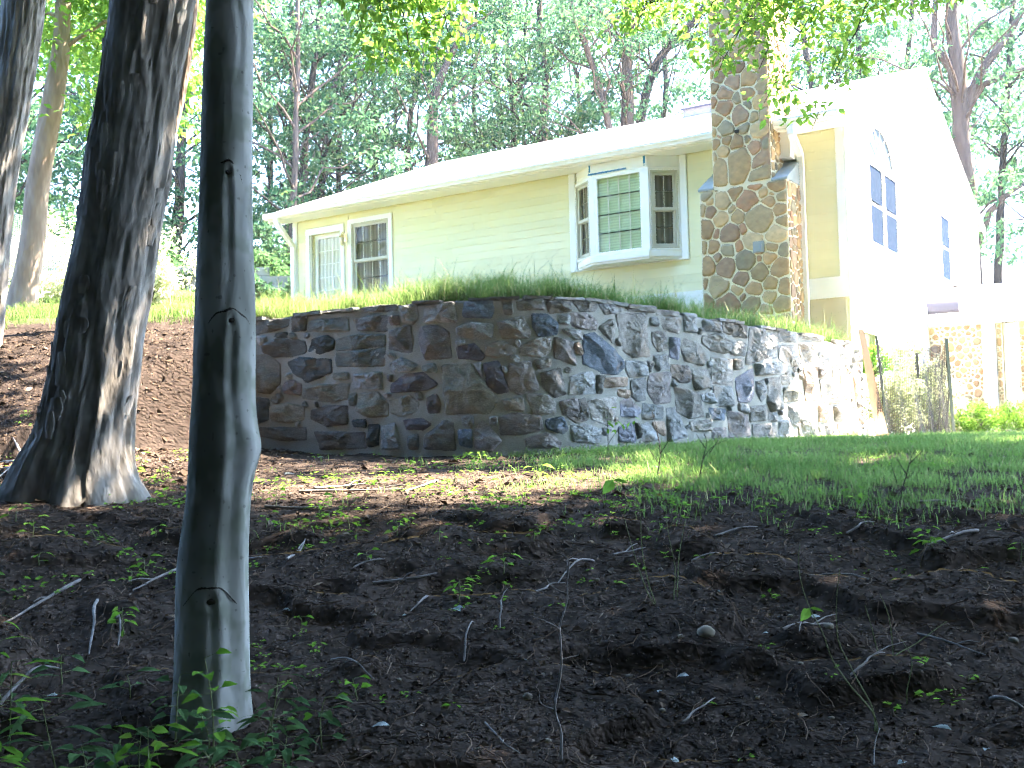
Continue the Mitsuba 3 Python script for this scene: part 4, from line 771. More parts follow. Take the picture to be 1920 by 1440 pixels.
def slim():
    t = thing('sapling_tree', 'thin reddish trunk showing as a sliver right of the broad scaly trunk', 'tree')
    P, R = resample([(-4.4, 12.6, 1.2, .08), (-4.34, 12.55, 1.65, .07), (-4.2, 12.5, 2.46, .06), (-4.1, 12.5, 3.09, .055), (-3.89, 12.5, 3.8, .05), (-3.78, 12.5, 4.33, .05), (-3.66, 12.5, 5.13, .045), (-3.55, 12.5, 6.0, .04), (-3.3, 12.5, 9, .02)], 60)
    part(t, 'trunk', tube(P, R, 20, True, bark_disp(.003, 3, 4, 51)), 'tan_bark', True)
    crown(t, P, 30, 1.3, 1.2, 40, .14, 'canopy_leaf', 87, center=(-3.5, 12.6, 8.2))
slim()
# the wood behind the house
BG = 'r:4.02,36.00,9.13,0.305;4.15,36.00,10.38,0.233;4.19,36.00,12.44,0.179;4.28,36.00,14.28,0.143;4.23,36.00,17.45,0.090|d:4.59,37.00,9.57,0.184;4.76,37.00,10.97,0.166;5.22,37.00,12.57,0.147;6.00,37.00,13.60,0.138;6.87,37.00,14.47,0.120;7.67,37.00,16.13,0.083|r:3.52,35.00,8.89,0.139;3.38,35.00,10.11,0.113;3.16,35.00,11.40,0.105;2.75,35.00,12.66,0.096;2.34,35.00,13.84,0.087;2.13,35.00,15.93,0.061|d:1.33,38.00,9.13,0.180;1.33,38.00,10.68,0.161;1.46,38.00,12.62,0.132;1.31,38.00,14.38,0.113;1.44,38.00,17.12,0.076|d:2.16,39.00,9.95,0.126;2.50,39.00,11.43,0.107;3.27,39.00,12.41,0.087;3.92,39.00,12.89,0.068;4.62,39.00,13.27,0.039|d:0.31,41.00,10.09,0.133;0.31,41.00,11.97,0.112;0.20,41.00,14.07,0.102;0.10,41.00,15.97,0.092;0.10,41.00,18.50,0.061|d:-0.25,42.00,10.78,0.094;-0.23,42.00,13.35,0.084;-0.33,42.00,14.43,0.073;-0.38,42.00,16.80,0.063|d:0.76,43.00,11.01,0.086;0.69,43.00,14.30,0.075;0.90,43.00,16.28,0.064;1.06,43.00,18.49,0.054|d:-1.22,44.00,10.87,0.088;-1.31,44.00,13.56,0.077;-1.14,44.00,16.26,0.066;-1.14,44.00,18.98,0.055|r:-2.47,34.00,8.01,0.220;-2.38,34.00,9.33,0.186;-2.32,34.00,10.60,0.152;-1.99,34.00,11.55,0.127;-1.77,34.00,11.98,0.102;-1.26,34.00,13.27,0.076;-1.04,34.00,15.55,0.051|d:-3.50,37.00,8.45,0.111;-3.46,37.00,9.58,0.101;-3.35,37.00,10.89,0.092;-3.14,37.00,12.21,0.074;-2.97,37.00,14.10,0.064|d:-5.05,40.00,8.76,0.100;-4.92,40.00,11.40,0.090;-4.95,40.00,14.06,0.080;-4.80,40.00,16.94,0.070|d:-5.73,36.00,7.55,0.099;-5.73,36.00,9.38,0.090;-5.58,36.00,11.21,0.072;-5.57,36.00,13.79,0.063;-5.49,36.00,16.01,0.054|d:-6.19,35.00,7.00,0.122;-6.08,35.00,8.59,0.113;-5.73,35.00,11.08,0.096;-5.39,35.00,12.69,0.078;-5.20,35.00,15.57,0.061|d:-6.50,33.00,6.45,0.148;-6.27,33.00,8.62,0.123;-6.11,33.00,10.30,0.107;-5.88,33.00,11.98,0.090;-5.73,33.00,13.34,0.074;-5.53,33.00,15.20,0.049|d:-7.87,38.00,7.63,0.123;-7.73,38.00,10.13,0.104;-7.64,38.00,12.26,0.095;-7.66,38.00,14.60,0.076;-7.53,38.00,16.95,0.057|d:-8.98,40.00,7.85,0.100;-8.87,40.00,11.50,0.090;-8.95,40.00,14.57,0.080;-8.84,40.00,17.86,0.060|r:-6.16,30.00,4.51,0.119;-6.11,30.00,5.72,0.105;-6.01,30.00,7.39,0.090;-5.92,30.00,9.37,0.075;-5.79,30.00,13.38,0.052|d:-9.69,31.00,5.83,0.170;-9.61,31.00,6.93,0.154;-9.54,31.00,8.19,0.139;-9.41,31.00,9.77,0.116;-9.31,31.00,11.99,0.093;-9.26,31.00,13.90,0.069|d:-2.00,44.00,10.67,0.099;-2.12,44.00,13.13,0.088;-2.20,44.00,15.84,0.077;-2.03,44.00,19.23,0.055|r:14.32,33.00,4.77,0.296;14.33,33.00,6.44,0.246;14.21,33.00,8.28,0.255;14.18,33.00,9.79,0.255;14.12,33.00,11.15,0.222;14.04,33.00,12.50,0.181;14.21,33.00,15.22,0.131|d:14.19,42.00,11.49,0.146;14.13,42.00,14.28,0.125;14.09,42.00,16.87,0.105;14.06,42.00,19.04,0.084|d:16.79,45.00,12.27,0.134;17.14,45.00,15.25,0.112;17.53,45.00,18.02,0.101|d:11.77,40.00,9.97,0.139;11.70,40.00,12.01,0.129;11.42,40.00,14.27,0.110;11.32,40.00,16.95,0.090|d:14.23,46.00,11.45,0.114;14.52,46.00,14.96,0.103;14.36,46.00,18.03,0.092|d:17.35,38.00,4.33,0.151;17.59,38.00,7.00,0.142;17.77,38.00,9.31,0.123;18.08,38.00,12.01,0.104;18.43,38.00,15.51,0.085|d:6.57,45.00,11.61,0.134;6.85,45.00,14.59,0.112;6.77,45.00,17.82,0.101;6.87,45.00,19.68,0.078|d:3.30,47.00,11.50,0.094;3.28,47.00,14.85,0.082;2.77,47.00,18.24,0.070|d:-12.16,34.00,6.09,0.135;-12.23,34.00,8.51,0.118;-12.33,34.00,11.11,0.102;-12.35,34.00,14.25,0.085|d:-14.07,30.00,5.91,0.105;-14.03,30.00,8.04,0.097;-13.93,30.00,10.18,0.082;-13.79,30.00,12.65,0.075|d:-10.80,42.00,8.27,0.125;-10.84,42.00,12.11,0.105;-10.92,42.00,15.77,0.084;-10.88,42.00,18.80,0.073|d:-4.77,44.00,10.29,0.077;-4.55,44.00,13.64,0.066;-4.57,44.00,17.25,0.055|d:-6.74,48.00,10.53,0.096;-6.76,48.00,14.93,0.084;-6.48,48.00,19.35,0.072'
LIMBS = [[(14.146, 33.0, 9.121, .164), (13.976, 33.0, 10.963, .148), (13.71, 33.0, 11.359, .123), (13.443, 33.0, 11.738, .107), (13.492, 33.0, 12.516, .09), (13.602, 33.0, 13.533, .066)], [(14.253, 33.0, 9.287, .181), (14.509, 32.9, 10.19, .164), (14.98, 32.9, 11.056, .14), (15.705, 32.8, 11.986, .115), (16.226, 32.8, 12.788, .082)],
         [(14.425, 33.0, 9.788, .148), (14.818, 32.8, 10.402, .115), (15.376, 32.7, 10.607, .09), (16.391, 32.6, 10.954, .074)], [(14.475, 33.0, 5.266, .131), (14.858, 32.8, 6.423, .107), (15.463, 32.7, 6.993, .074), (16.144, 32.6, 7.394, .049)]]
def wood():
    trees = []
    for w in BG.split('|'):
        k, r = w.split(':'); trees.append((k, np.array([[float(v) for v in q.split(',')] for q in r.split(';')])))
    trees.sort(key=lambda t: t[1][0, 0] / t[1][0, 1]); nth = {'d': 0, 'r': 0, 'e': 0, 'f': 0}
    for j, (x, y) in enumerate([(-13, 17), (-15.5, 22), (-13.5, 27), (-18, 18), (-19, 27), (-17, 33), (-22, 22), (-21, 36), (-14.5, 36), (21, 27), (23, 33), (20, 38), (26, 29), (27, 38), (18, 44)]):
        zz = np.linspace(5, 14, 5); trees.append(('e' if x < 0 else 'f', np.stack([x + .05 * zz * math.sin(j), y + 0 * zz, zz, .26 - .014 * zz], 1)))
    for i, (k, r) in enumerate(trees):
        big = k == 'r' and r[0, 0] > 14 and r[0, 1] == 33
        if big: label = 'large forked tree with crooked limbs behind the right gable'
        elif k in 'ef': label = f'wood tree {"left" if k == "e" else "right"} of the picture, {ordn(nth[k])} of its side'; nth[k] += 1
        else: label = f'{ordn(nth[k])} {"slim dark" if k == "d" else "reddish brown"} trunk from the left in the wood behind the house'; nth[k] += 1
        t = thing('wood_tree', label, 'tree', 'trees in the wood behind the house')
        g = float(ground(r[0, 0], r[0, 1], False)); r = r[np.argsort(r[:, 2])]
        P = np.vstack([[r[0, 0] - .1, r[0, 1], min(g, r[0, 2] - .3) - .2, r[0, 3] * 1.35], r]); top = P[-1].copy(); d = P[-1] - P[-2]
        P = np.vstack([P, [top[0] + d[0] * .5, top[1], max(top[2] + 2.5, 13), .02]])
        P_, R_ = P[:, :3], P[:, 3]; s = np.r_[0, np.cumsum(np.linalg.norm(np.diff(P_, axis=0), axis=1))]; q = np.linspace(0, s[-1], 60)
        C = PchipInterpolator(s, P_)(q); R = np.interp(q, s, R_)
        C[:, :2] += .10 * (np.stack([F2(q * .8, q * 0 + i, 1, 2, 3), F2(q * .8, q * 0 + i, 1, 2, 4)], -1) - .5)
        part(t, 'trunk', tube(C, R, 12, True, bark_disp(.012, 1.2, 3, 60 + i)), 'red_bark' if k == 'r' else 'far_bark', True)
        rg = np.random.default_rng(500 + i); n = 66 if not big else 96
        zt, zb = C[-1, 2], max(C[0, 2], .2 * r[0, 1] - 2.2)
        hh = rg.uniform(0, 1, n) ** .85; z = zb + (zt - zb) * hh; a = rg.uniform(0, 2 * PI, n); wd = (1.1 + 2.3 * np.sin(PI * np.clip(hh * .85 + .1, 0, 1))) * (1.35 if big else 1); rr = wd * rg.random(n) ** .6
        base = np.stack([np.interp(z, C[:, 2], C[:, 0]), np.interp(z, C[:, 2], C[:, 1]), z], 1); cl = base + np.stack([rr * np.cos(a), rr * np.sin(a), .25 * rr], 1)
        cl = cl[(cl[:, 2] > -1)]
        hi = np.argsort(-rr)[:14]
        zl = np.maximum(z - .5 * rr, C[3, 2]); low = np.stack([np.interp(zl, C[:, 2], C[:, 0]), np.interp(zl, C[:, 2], C[:, 1]), zl], 1)
        lm = [limb(low[j], base[j] + [rr[j] * math.cos(a[j]), rr[j] * math.sin(a[j]), .2 * rr[j]], min(.045, R[0] * .4), .01, 6, .15, 5) for j in hi]
        if big:
            for l in LIMBS: part(t, 'bough', tube(np.array(l)[:, :3], np.array(l)[:, 3], 9), 'red_bark', True)
        part(t, 'limb', cat(lm), 'red_bark' if k == 'r' else 'far_bark', True)
        m = leafcloud(cl, rg.uniform(.45, .95, len(cl)), 62, .205, .42, .6, False, 600 + i)
        part(t, 'crown', (m[0], m[1]), 'wood_leaf', False, m[2])
wood()
# shade trees standing right of the picture whose crowns roof the lawn
def shade_tree(x, y, h, rx, rz, n, cz, label, seed, per=60, L=.2):
    t = thing('shade_tree', label, 'tree')
    g = float(ground(x, y, False)); z = np.linspace(g - .3, h, 60)
    P = np.stack([x + .15 * np.sin(z * .6 + seed), y + .15 * np.cos(z * .5), z], 1); R = np.linspace(.30, .05, 60)
    part(t, 'trunk', tube(P, R, 40, True, bark_disp(.015, 1.5, 5, seed)), 'rough_bark', True)
    lm = [limb(P[int(60 * f)], (x + rx * .8 * math.cos(a), y + rx * .8 * math.sin(a), cz + rz * .9 * (f - .6)), .07, .015) for f, a in zip(np.linspace(.45, .95, 12), np.arange(12) * 2.4)]
    part(t, 'limb', cat(lm), 'rough_bark', True)
    crown(t, P, n, rx, rz, per, L, 'canopy_leaf', seed, center=(x, y, cz), keep=lambda C: (C[:, 2] > .46 * C[:, 1] + 1.3) & (C[:, 2] > 2.5) | (np.abs(C[:, 0]) > .56 * C[:, 1] + 1) & (C[:, 2] > ground(C[:, 0], C[:, 1], False) + .4) & (np.hypot(C[:, 0], C[:, 1]) > 3))
    return t
ST1 = shade_tree(9.0, 9.2, 12, 4.8, 3.6, 460, 8.4, 'shade tree right of the picture, over the lawn', 91)
ST2 = shade_tree(7.4, 2.6, 12, 5.2, 3.8, 520, 9.6, 'shade tree beside the camera on the right', 92)
ST5 = shade_tree(4.9, 6.2, 12, 4.4, 3.2, 440, 9.6, 'shade tree just outside the picture on the right', 95)
ST3 = shade_tree(1.5, -3.5, 12, 5.6, 3.6, 420, 8.6, 'shade tree behind the camera', 93, 60, .36)
ST6 = shade_tree(-8.5, -3.0, 13, 5.4, 5.2, 420, 6.6, 'unseen low crowned tree added for shade behind the camera on the left', 96, 60, .36)  # the low crowned trees are added to block light around the camera
ST7 = shade_tree(-11.5, 4.5, 13, 4.6, 5.0, 380, 6.4, 'unseen low crowned tree added for shade far left of the camera', 97, 60, .36)
ST8 = shade_tree(7.5, -5.5, 13, 5.4, 5.2, 420, 6.6, 'unseen low crowned tree added for shade behind the camera on the right', 98, 60, .36)
ST9 = shade_tree(-.5, -9.0, 13, 5.6, 5.6, 420, 6.4, 'unseen low crowned tree added for shade well behind the camera', 99, 60, .36)
ST10 = shade_tree(8.6, 12.7, 13, 3.9, 3.0, 480, 9.2, 'shade tree right of the picture, farther back', 100)
for i, a in enumerate(np.radians([95, 122, 150, 178, 206, 234, 262, 288])):  # unseen ring of trees added to cut light from behind the camera
    shade_tree(15.5 * math.sin(a), 15.5 * math.cos(a), 14, 5.0, 6.2, 250, 6.2, f'unseen tree added for shade outside the picture, {ordn(i)} going round behind the camera', 110 + i, 50, .5)
ST4 = shade_tree(-6.5, 2.0, 12, 5.0, 3.6, 380, 8.6, 'shade tree beside the camera on the left', 94, 60, .36)
# leafy boughs that hang into the top of the picture
def bough(tree, pts, r0, tips, n, L, seed, label, rad=.33, per=22):
    rg = np.random.default_rng(seed); C = spline(pts, 26); tw = [tube(C, np.linspace(r0, .006, 26), 7)]; cl = []
    for b, e in tips:
        p = C[int(b * 25)]; q = np.asarray(e, float); S = p + (q - p) * np.linspace(0, 1, 12)[:, None]; S[:, 2] += .10 * np.sin(np.linspace(0, PI, 12)); S += rg.normal(size=S.shape) * .012
        tw.append(tube(S, np.linspace(.009, .003, 12), 5))
        for u in rg.uniform(.15, 1, n):
            c = S[int(u * 11)] + rg.normal(size=3) * [.16, .16, .10]; cl.append(c)
            tw.append(tube(np.stack([S[int(u * 11)], (S[int(u * 11)] + c) / 2 + [0, 0, .02], c]), [.003, .002, .0012], 4))
    k = num(tree + '__bough'); labels[k] = {'label': label}
    add(k, cat(tw), 'far_bark', True)
    m = leafcloud(np.array(cl), rad, per, L, .55, .62, True, seed + 3)
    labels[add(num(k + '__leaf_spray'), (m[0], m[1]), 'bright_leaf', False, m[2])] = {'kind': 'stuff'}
bough(ST1, [(8.6, 10.0, 6.2), (5.6, 10.2, 5.7), (3.6, 10.1, 4.9), (2.4, 10.0, 4.3), (1.4, 9.9, 4.0)], .05,
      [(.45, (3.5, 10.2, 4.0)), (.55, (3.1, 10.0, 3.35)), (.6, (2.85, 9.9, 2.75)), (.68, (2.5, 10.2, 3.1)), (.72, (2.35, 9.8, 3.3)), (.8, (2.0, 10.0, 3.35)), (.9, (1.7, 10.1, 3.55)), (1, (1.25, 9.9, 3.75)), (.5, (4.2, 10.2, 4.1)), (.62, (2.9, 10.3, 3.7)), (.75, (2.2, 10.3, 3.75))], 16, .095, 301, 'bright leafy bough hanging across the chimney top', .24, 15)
bough(ST1, [(8.4, 10.6, 6.6), (6.6, 11, 6.2), (5.4, 11.3, 5.6), (4.6, 11.3, 5.0)], .04, [(.7, (4.9, 11.3, 4.45)), (.85, (4.55, 11.4, 4.4)), (.95, (4.4, 11.2, 4.45)), (.6, (5.3, 11.3, 4.6))], 11, .095, 302, 'leafy bough at the top right edge', .2, 22)
MT = 'maple_tree'
bough(MT, [(-2.1, 7.4, 5.2), (-1.4, 8.2, 5.0), (-1.0, 8.8, 4.5), (-.8, 9.1, 4.1)], .05,
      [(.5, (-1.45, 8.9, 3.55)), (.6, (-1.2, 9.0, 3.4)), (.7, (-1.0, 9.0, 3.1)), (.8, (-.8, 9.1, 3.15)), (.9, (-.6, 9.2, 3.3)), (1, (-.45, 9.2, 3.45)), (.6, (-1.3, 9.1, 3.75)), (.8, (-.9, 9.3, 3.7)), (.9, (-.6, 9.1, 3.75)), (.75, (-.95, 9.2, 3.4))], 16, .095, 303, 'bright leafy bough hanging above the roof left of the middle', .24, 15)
# ---------------------------------------------------------------- grass
def blades(x, y, h, w, lean, seed, mat, key, z=None, straw=1.0):
    rg = np.random.default_rng(seed); n = len(x); z = ground(x, y) - .012 if z is None else z
    a = rg.uniform(0, 2 * PI, n); d = np.stack([np.cos(a), np.sin(a)], 1); s = np.stack([-d[:, 1], d[:, 0]], 1); l = h * rg.uniform(.1, 1, n) * lean
    B = np.stack([x, y, z], 1); D3 = np.c_[d, np.zeros(n)]; S3 = np.c_[s, np.zeros(n)]; up = np.array([0, 0, 1.0])
    p = [B + S3 * w[:, None] / 2, B - S3 * w[:, None] / 2, B + up * (h * .55)[:, None] + D3 * (l * .3)[:, None] + S3 * w[:, None] * .4, B + up * (h * .55)[:, None] + D3 * (l * .3)[:, None] - S3 * w[:, None] * .4, B + up * (h * .92)[:, None] + D3 * l[:, None]]
    v = np.stack(p, 1).reshape(-1, 3); f = (np.array([[0, 1, 3], [0, 3, 2], [2, 3, 4]])[None] + (np.arange(n) * 5)[:, None, None]).reshape(-1, 3)
    add(key, (v, f), mat, False, np.repeat(np.stack([np.clip(1.6 * (F2(x, y, 1.3, 2, 77) - .5) + .5 + .5 * (rg.random(n) - .5), 0, 1), np.clip(rg.random(n) ** straw, 0, 1)], 1), 5, 0))
def build_grass():
    rg = np.random.default_rng(11)
    # lawn below the wall, thinning to single tufts towards the bank
    n = 260000; y = rg.uniform(6.2, 15.2, n); x = rg.uniform(-1.8, .52 * y.max(), n); keep = (x < .52 * y + .3)
    sd, sa = side(x, y); tuft = F2(x, y, 3.2, 2, 33); den = lawn(x, y) * (.12 + 1.2 * sst(.38, .66, tuft)) * sst(.02, -.12, sd) + .05 * (tuft > .62) * (y < 11) * (sd < -.1)
    den = den * np.where(y > 13.1 + .25 * (F2(x, y, 2, 2, 3) - .5), np.where(x < 4.5, .8, 0), 1) * sst(15, 14, y)
    m = keep & (rg.random(n) < den); x, y = x[m], y[m]
    m = rg.random(len(x)) < np.clip(95000 / len(x), 0, 1); x, y = x[m], y[m]
    h = rg.uniform(.035, .10, len(x)) * (.6 + .8 * F2(x, y, 1.5, 2, 35)) * (1 + .5 * (rg.random(len(x)) > .95))
    blades(x, y, h, rg.uniform(.004, .008, len(x)), .9, 12, 'grass_blade', 'lawn_grass')
    lab('lawn_grass', 'thin shaded lawn of short grass at the foot of the retaining wall', 'grass', kind='stuff')
    # taller tufts on the terrace above the wall
    n = 95000; s = rg.uniform(.4, WLEN, n); c = rg.uniform(0, 1, n) ** 1.6 * 2.6; P = wallp(s, 0 * s, -.06 - c); x, y = P[:, 0], P[:, 1]
    t = F2(x, y, 2.2, 2, 41); m = rg.random(n) < (.10 + .8 * sst(.40, .66, t)) * np.where(c < .3, 1, .55); x, y, t, s = x[m], y[m], t[m], s[m]
    h = (.07 + .24 * rg.random(len(x)) ** 1.5) * (.5 + 1.0 * t) * np.where(s > 8.5, 1.15, 1) * (1 + .7 * (rg.random(len(x)) > .97))
    z = np.maximum(ground(x, y), ZT(np.clip(s, 0, 13)) - .03) - .015
    blades(x, y, h, rg.uniform(.005, .010, len(x)), 1.0, 42, 'terrace_blade', 'terrace_grass', z, .45)
    lab('terrace_grass', 'uneven tufts of long grass along the top of the retaining wall', 'grass', kind='stuff')
    n = 60000; x = rg.uniform(-9, -2.6, n); y = rg.uniform(12.0, 26, n); sd, sa = side(x, y); t = F2(x, y, 1.6, 2, 43)
    m = (sd > .15) & (rg.random(n) < sst(.36, .6, t) * np.where(y < 16, .8, .5) + .08); x, y, t = x[m], y[m], t[m]
    hh = rg.uniform(.05, .2, len(x)) * (.5 + t)
    blades(x, y, hh, rg.uniform(.006, .012, len(x)), 1.0, 44, 'terrace_blade', 'bank_grass')
    lab('bank_grass', 'patchy sunlit grass along the top of the left bank', 'grass', kind='stuff')
build_grass()
# ---------------------------------------------------------------- litter of the wood floor
def build_litter():
    rg = np.random.default_rng(21); n = 66000
    y = 2.8 + 7.2 * rg.random(n) ** 1.25; x = rg.uniform(-.56, .56, n) * y; xl = rg.random(n) < .36
    x = np.where(xl, rg.uniform(-5.6, -2.2, n), x); y = np.where(xl, rg.uniform(7.6, 12.3, n), y)
    m = (rg.random(n) > .8 * lawn(x, y)) & (side(x, y)[0] < np.where(x < -3.2, 2, -.06)); x, y = x[m], y[m]; n = len(x)
    z = ground(x, y) + rg.uniform(-.004, .008, n); a = rg.uniform(0, 2 * PI, n)
    L = rg.uniform(.008, .03, n) * (1 + 1.3 * (rg.random(n) > .9)) * np.clip(y / 5, .8, 1.6); W = L * rg.choice([.12, .2, .5, .7], n, p=[.38, .27, .2, .15])
    N = gnormal(x, y) + rg.normal(0, .38, (n, 3)); N = norm(N); d = norm(np.stack([np.cos(a), np.sin(a), rg.normal(0, .22, n)], 1)); d = norm(d - (d * N).sum(1, keepdims=True) * N); b = np.cross(N, d)
    c = np.stack([x, y, z], 1); L, W = L[:, None], W[:, None]
    v = np.stack([c - d * L / 2, c + b * W / 2 + N * W * .35, c + d * L / 2, c - b * W / 2 + N * W * .2], 1).reshape(-1, 3)
    f = (np.array([[0, 1, 2], [0, 2, 3]])[None] + (np.arange(n) * 4)[:, None, None]).reshape(-1, 3)
    add('leaf_litter', (v, f), 'litter', False, np.repeat(np.stack([rg.random(n), rg.random(n)], 1), 4, 0)); lab('leaf_litter', 'crumbs of bark, dead leaf and root strewn over the dark soil', 'leaf litter', kind='stuff')
    n = 9000; y = 2.9 + 5.2 * rg.random(n) ** 1.35; x = rg.uniform(-.56, .56, n) * y; r = .003 + .011 * rg.random(n) ** 3; O = np.array([[1, 0, 0], [-1, 0, 0], [0, 1, 0], [0, -1, 0], [0, 0, 1], [0, 0, -1.0]])
    of = np.array([[0, 2, 4], [2, 1, 4], [1, 3, 4], [3, 0, 4], [2, 0, 5], [1, 2, 5], [3, 1, 5], [0, 3, 5]]); v = O[None] * r[:, None, None] * rg.uniform(.6, 1.4, (n, 6, 1)) + rg.normal(0, .25, (n, 6, 3)) * r[:, None, None]
    v = (v + np.stack([x, y, ground(x, y) + r * .3], 1)[:, None]).reshape(-1, 3); add('soil_clods', (v, (of[None] + (np.arange(n) * 6)[:, None, None]).reshape(-1, 3)), 'soil', False); lab('soil_clods', 'loose clods of dark earth over the bank', 'clods', kind='stuff')
    # fine rootlets and straws
    n = 1500; y = 3.0 + 5.5 * rg.random(n) ** 1.3; x = rg.uniform(-.55, .55, n) * y; a = rg.uniform(0, 2 * PI, n); L = rg.uniform(.05, .22, n); ms = []
    for i in range(n):
        t = np.linspace(-.5, .5, 5) * L[i]; px, py = x[i] + t * math.cos(a[i]) + .012 * np.sin(t * 40 + i), y[i] + t * math.sin(a[i]) + .012 * np.cos(t * 33 + i)
        ms.append(np.stack([px, py], 1))
    q = np.concatenate(ms); zz = ground(q[:, 0], q[:, 1]) + .006 + .02 * rg.random(len(q)); Q = np.c_[q, zz].reshape(n, 5, 3)
    tb = [tube(Q[i], rg.uniform(.0012, .003), 3, False) for i in range(n)]; m = cat(tb)
    add('rootlets', m, 'litter', False, np.repeat(np.stack([rg.uniform(.5, 1, n), rg.uniform(.3, .97, n)], 1), 15, 0)); lab('rootlets', 'fine rootlets and straws lying on the soil bank', 'rootlets', kind='stuff')
build_litter()
def build_cover():
    rg = np.random.default_rng(55); n = 3800; y = rg.uniform(4.2, 10.3, n); x = rg.uniform(-.56, .54, n) * y; cl = F2(x, y, 1.7, 2, 61)
    m = (rg.random(n) < sst(.47, .62, cl) * np.where(y < 6.2, np.where(x < -.8, .6, .28), 1) * np.where((y < 6.5) & (x > -1), .5, 1)) & (side(x, y)[0] < -.1); x, y = x[m], y[m]; n = len(x); k = rg.integers(3, 8, n)
    X, Y = np.repeat(x, k), np.repeat(y, k); N = len(X); h = np.repeat(rg.uniform(.015, .07, n), k) * rg.uniform(.4, 1.1, N); a = rg.uniform(0, 2 * PI, N); r = rg.uniform(.003, .03, N)
    p = np.stack([X + r * np.cos(a), Y + r * np.sin(a), ground(X, Y) + h], 1); d = np.stack([np.cos(a), np.sin(a), rg.uniform(-.2, .5, N)], 1); L = np.repeat(rg.uniform(.016, .042, n), k) * rg.uniform(.7, 1.2, N)
    m = leaves(p, d, rg.normal(0, .3, (N, 3)) + [0, -.2, 1], L, L * .55, .15, .15, np.repeat(rg.random(n), k), False)
    add('small_weeds', (m[0], m[1]), 'seedling_leaf', False, m[2]); lab('small_weeds', 'tiny green weeds scattered over the bank and the lawn edge', 'weeds', kind='stuff')
build_cover()
TAB = lambda s: [[float(v) for v in r.split(',')] for r in s.split(';')]
def g1(x, y): return float(ground(np.array([x]), np.array([y]))[0])
def plant(key, x, y, h, n, L, mat, seed, style='round', stem='green_twig', each=True):
    rg = np.random.default_rng(seed); z = g1(x, y) - .01; top = np.array([x + rg.normal(0, .12) * h, y + rg.normal(0, .12) * h, z + h])
    S = spline([(x, y, z), ((x + top[0]) / 2 + rg.normal(0, .06) * h, y, z + h * .55), top], 8); ms = [tube(S, np.linspace(.0032, .0014, 8), 5)]
    for i in range(n):
        u = 1 - .75 * i / max(n, 1) * rg.uniform(.7, 1.1); p = S[int(np.clip(u, 0, 1) * 7)]; a = i * 2.4 + rg.uniform(-.4, .4); d = np.array([math.cos(a), math.sin(a), rg.uniform(-.1, .45)])
        e = p + d * L * .5; ms.append(tube(np.stack([p, e]), [.0012, .0009], 4)); wd = {'round': .62, 'long': .24, 'oval': .5}[style]
        m = leaves(e[None], d[None] + [0, 0, -.25], np.array([[rg.normal(0, .3), rg.normal(0, .3) - .25, 1]]), L * rg.uniform(.75, 1.2), L * wd * rg.uniform(.85, 1.15), .16, .18, rg.random(1), True)
        part(key, 'leaf', (m[0], m[1]), mat, False, m[2])
    part(key, 'stem', cat(ms), stem, True)
def zoned(T):
    """(zone, rank from the left in it) of every row"""
    zz = ['near foreground' if r[1] < 5.5 else 'middle of the bank' if r[1] < 7 else 'far strip below the wall' for r in T]
    return [(z, sum(1 for r, q in zip(T, zz) if q == z and r[0] / r[1] < T[i][0] / T[i][1])) for i, z in enumerate(zz)]
SEED = TAB('-0.07,5.68,45,30,5;-0.29,5.3,50,22,9;-0.23,5.6,30,14,6;-0.43,6.06,35,16,4;-0.7,6.36,35,20,5;0.1,6.06,28,14,5;0.14,6.16,20,12,3;-1.04,5.18,25,22,3;1.56,6.66,40,16,8;2.13,6.74,45,20,8;1.49,7.16,30,10,8;1.87,6.46,28,14,4;2.24,5.8,50,22,10;2.25,5.92,30,22,5;1.02,5.88,14,18,3;1.96,5.48,20,18,4;2.19,6.12,30,14,4;2.38,5.6,20,16,4;2.69,5.76,50,18,6;1.85,4.48,18,16,3;1.06,4.64,14,14,3;0.73,4.34,14,22,2;0.8,3.92,30,16,4;-1.02,6.62,40,18,6;-1.13,6.62,40,22,4;-1.25,6.9,40,20,5;-0.64,6.58,35,16,6;-0.22,7.26,40,20,7;-0.29,6.82,30,16,6;-0.12,6.82,35,18,6;-2.43,11.58,30,16,5;-2.19,11.44,24,10,8;-2.06,11.34,18,10,5;0.18,8.04,40,24,6;-0.46,8.16,30,14,5;-1.08,8.26,26,16,4;0.49,6.5,30,12,5;0.87,6.4,36,14,6;1.01,6.58,30,12,6;0.89,7.92,30,14,6;0.07,7.32,24,14,5;0.3,6.52,18,14,4;-0.96,6.44,20,16,3;-1.54,6.66,30,18,5;-1.61,7.22,40,16,6;-3.19,9.18,25,16,4;-2.85,8.04,30,16,5;-2.71,7.44,30,16,5;-2.68,8.12,30,14,5;-2.42,7.44,30,16,5;-3.09,7.12,20,12,6;-2.93,7.08,22,12,6;-2.13,6.36,25,16,4;-2.04,5.92,30,22,5;-2.05,5.74,30,20,5;-2.46,6.32,30,14,5;-2.81,6.26,40,24,5;-2.99,6.44,40,24,5;-2.62,6.24,30,16,4;-2.59,5.86,30,18,4;1.56,6.26,20,10,4;2.89,6.6,30,12,5;2.56,6.28,25,10,5;2.27,6.6,40,12,6;-1.3,6.46,20,14,3;-0.81,5.86,20,22,3;-1.79,7.44,24,14,4;1.98,7.08,30,12,6;0.72,6.8,24,12,5;1.15,6.92,24,12,5')
ZN = zoned(SEED)
for i, (x, y, h, L, n) in enumerate(SEED):
    k = thing('seedling', f'small bright green seedling, {ordn(ZN[i][1])} from the left in the {ZN[i][0]}', 'seedling', 'green seedlings on the soil bank')
    plant(k, x, y, h / 2009 * y * .9, int(n), L / 2009 * y * .95, 'seedling_leaf', 700 + i, 'round' if i % 3 else 'oval')
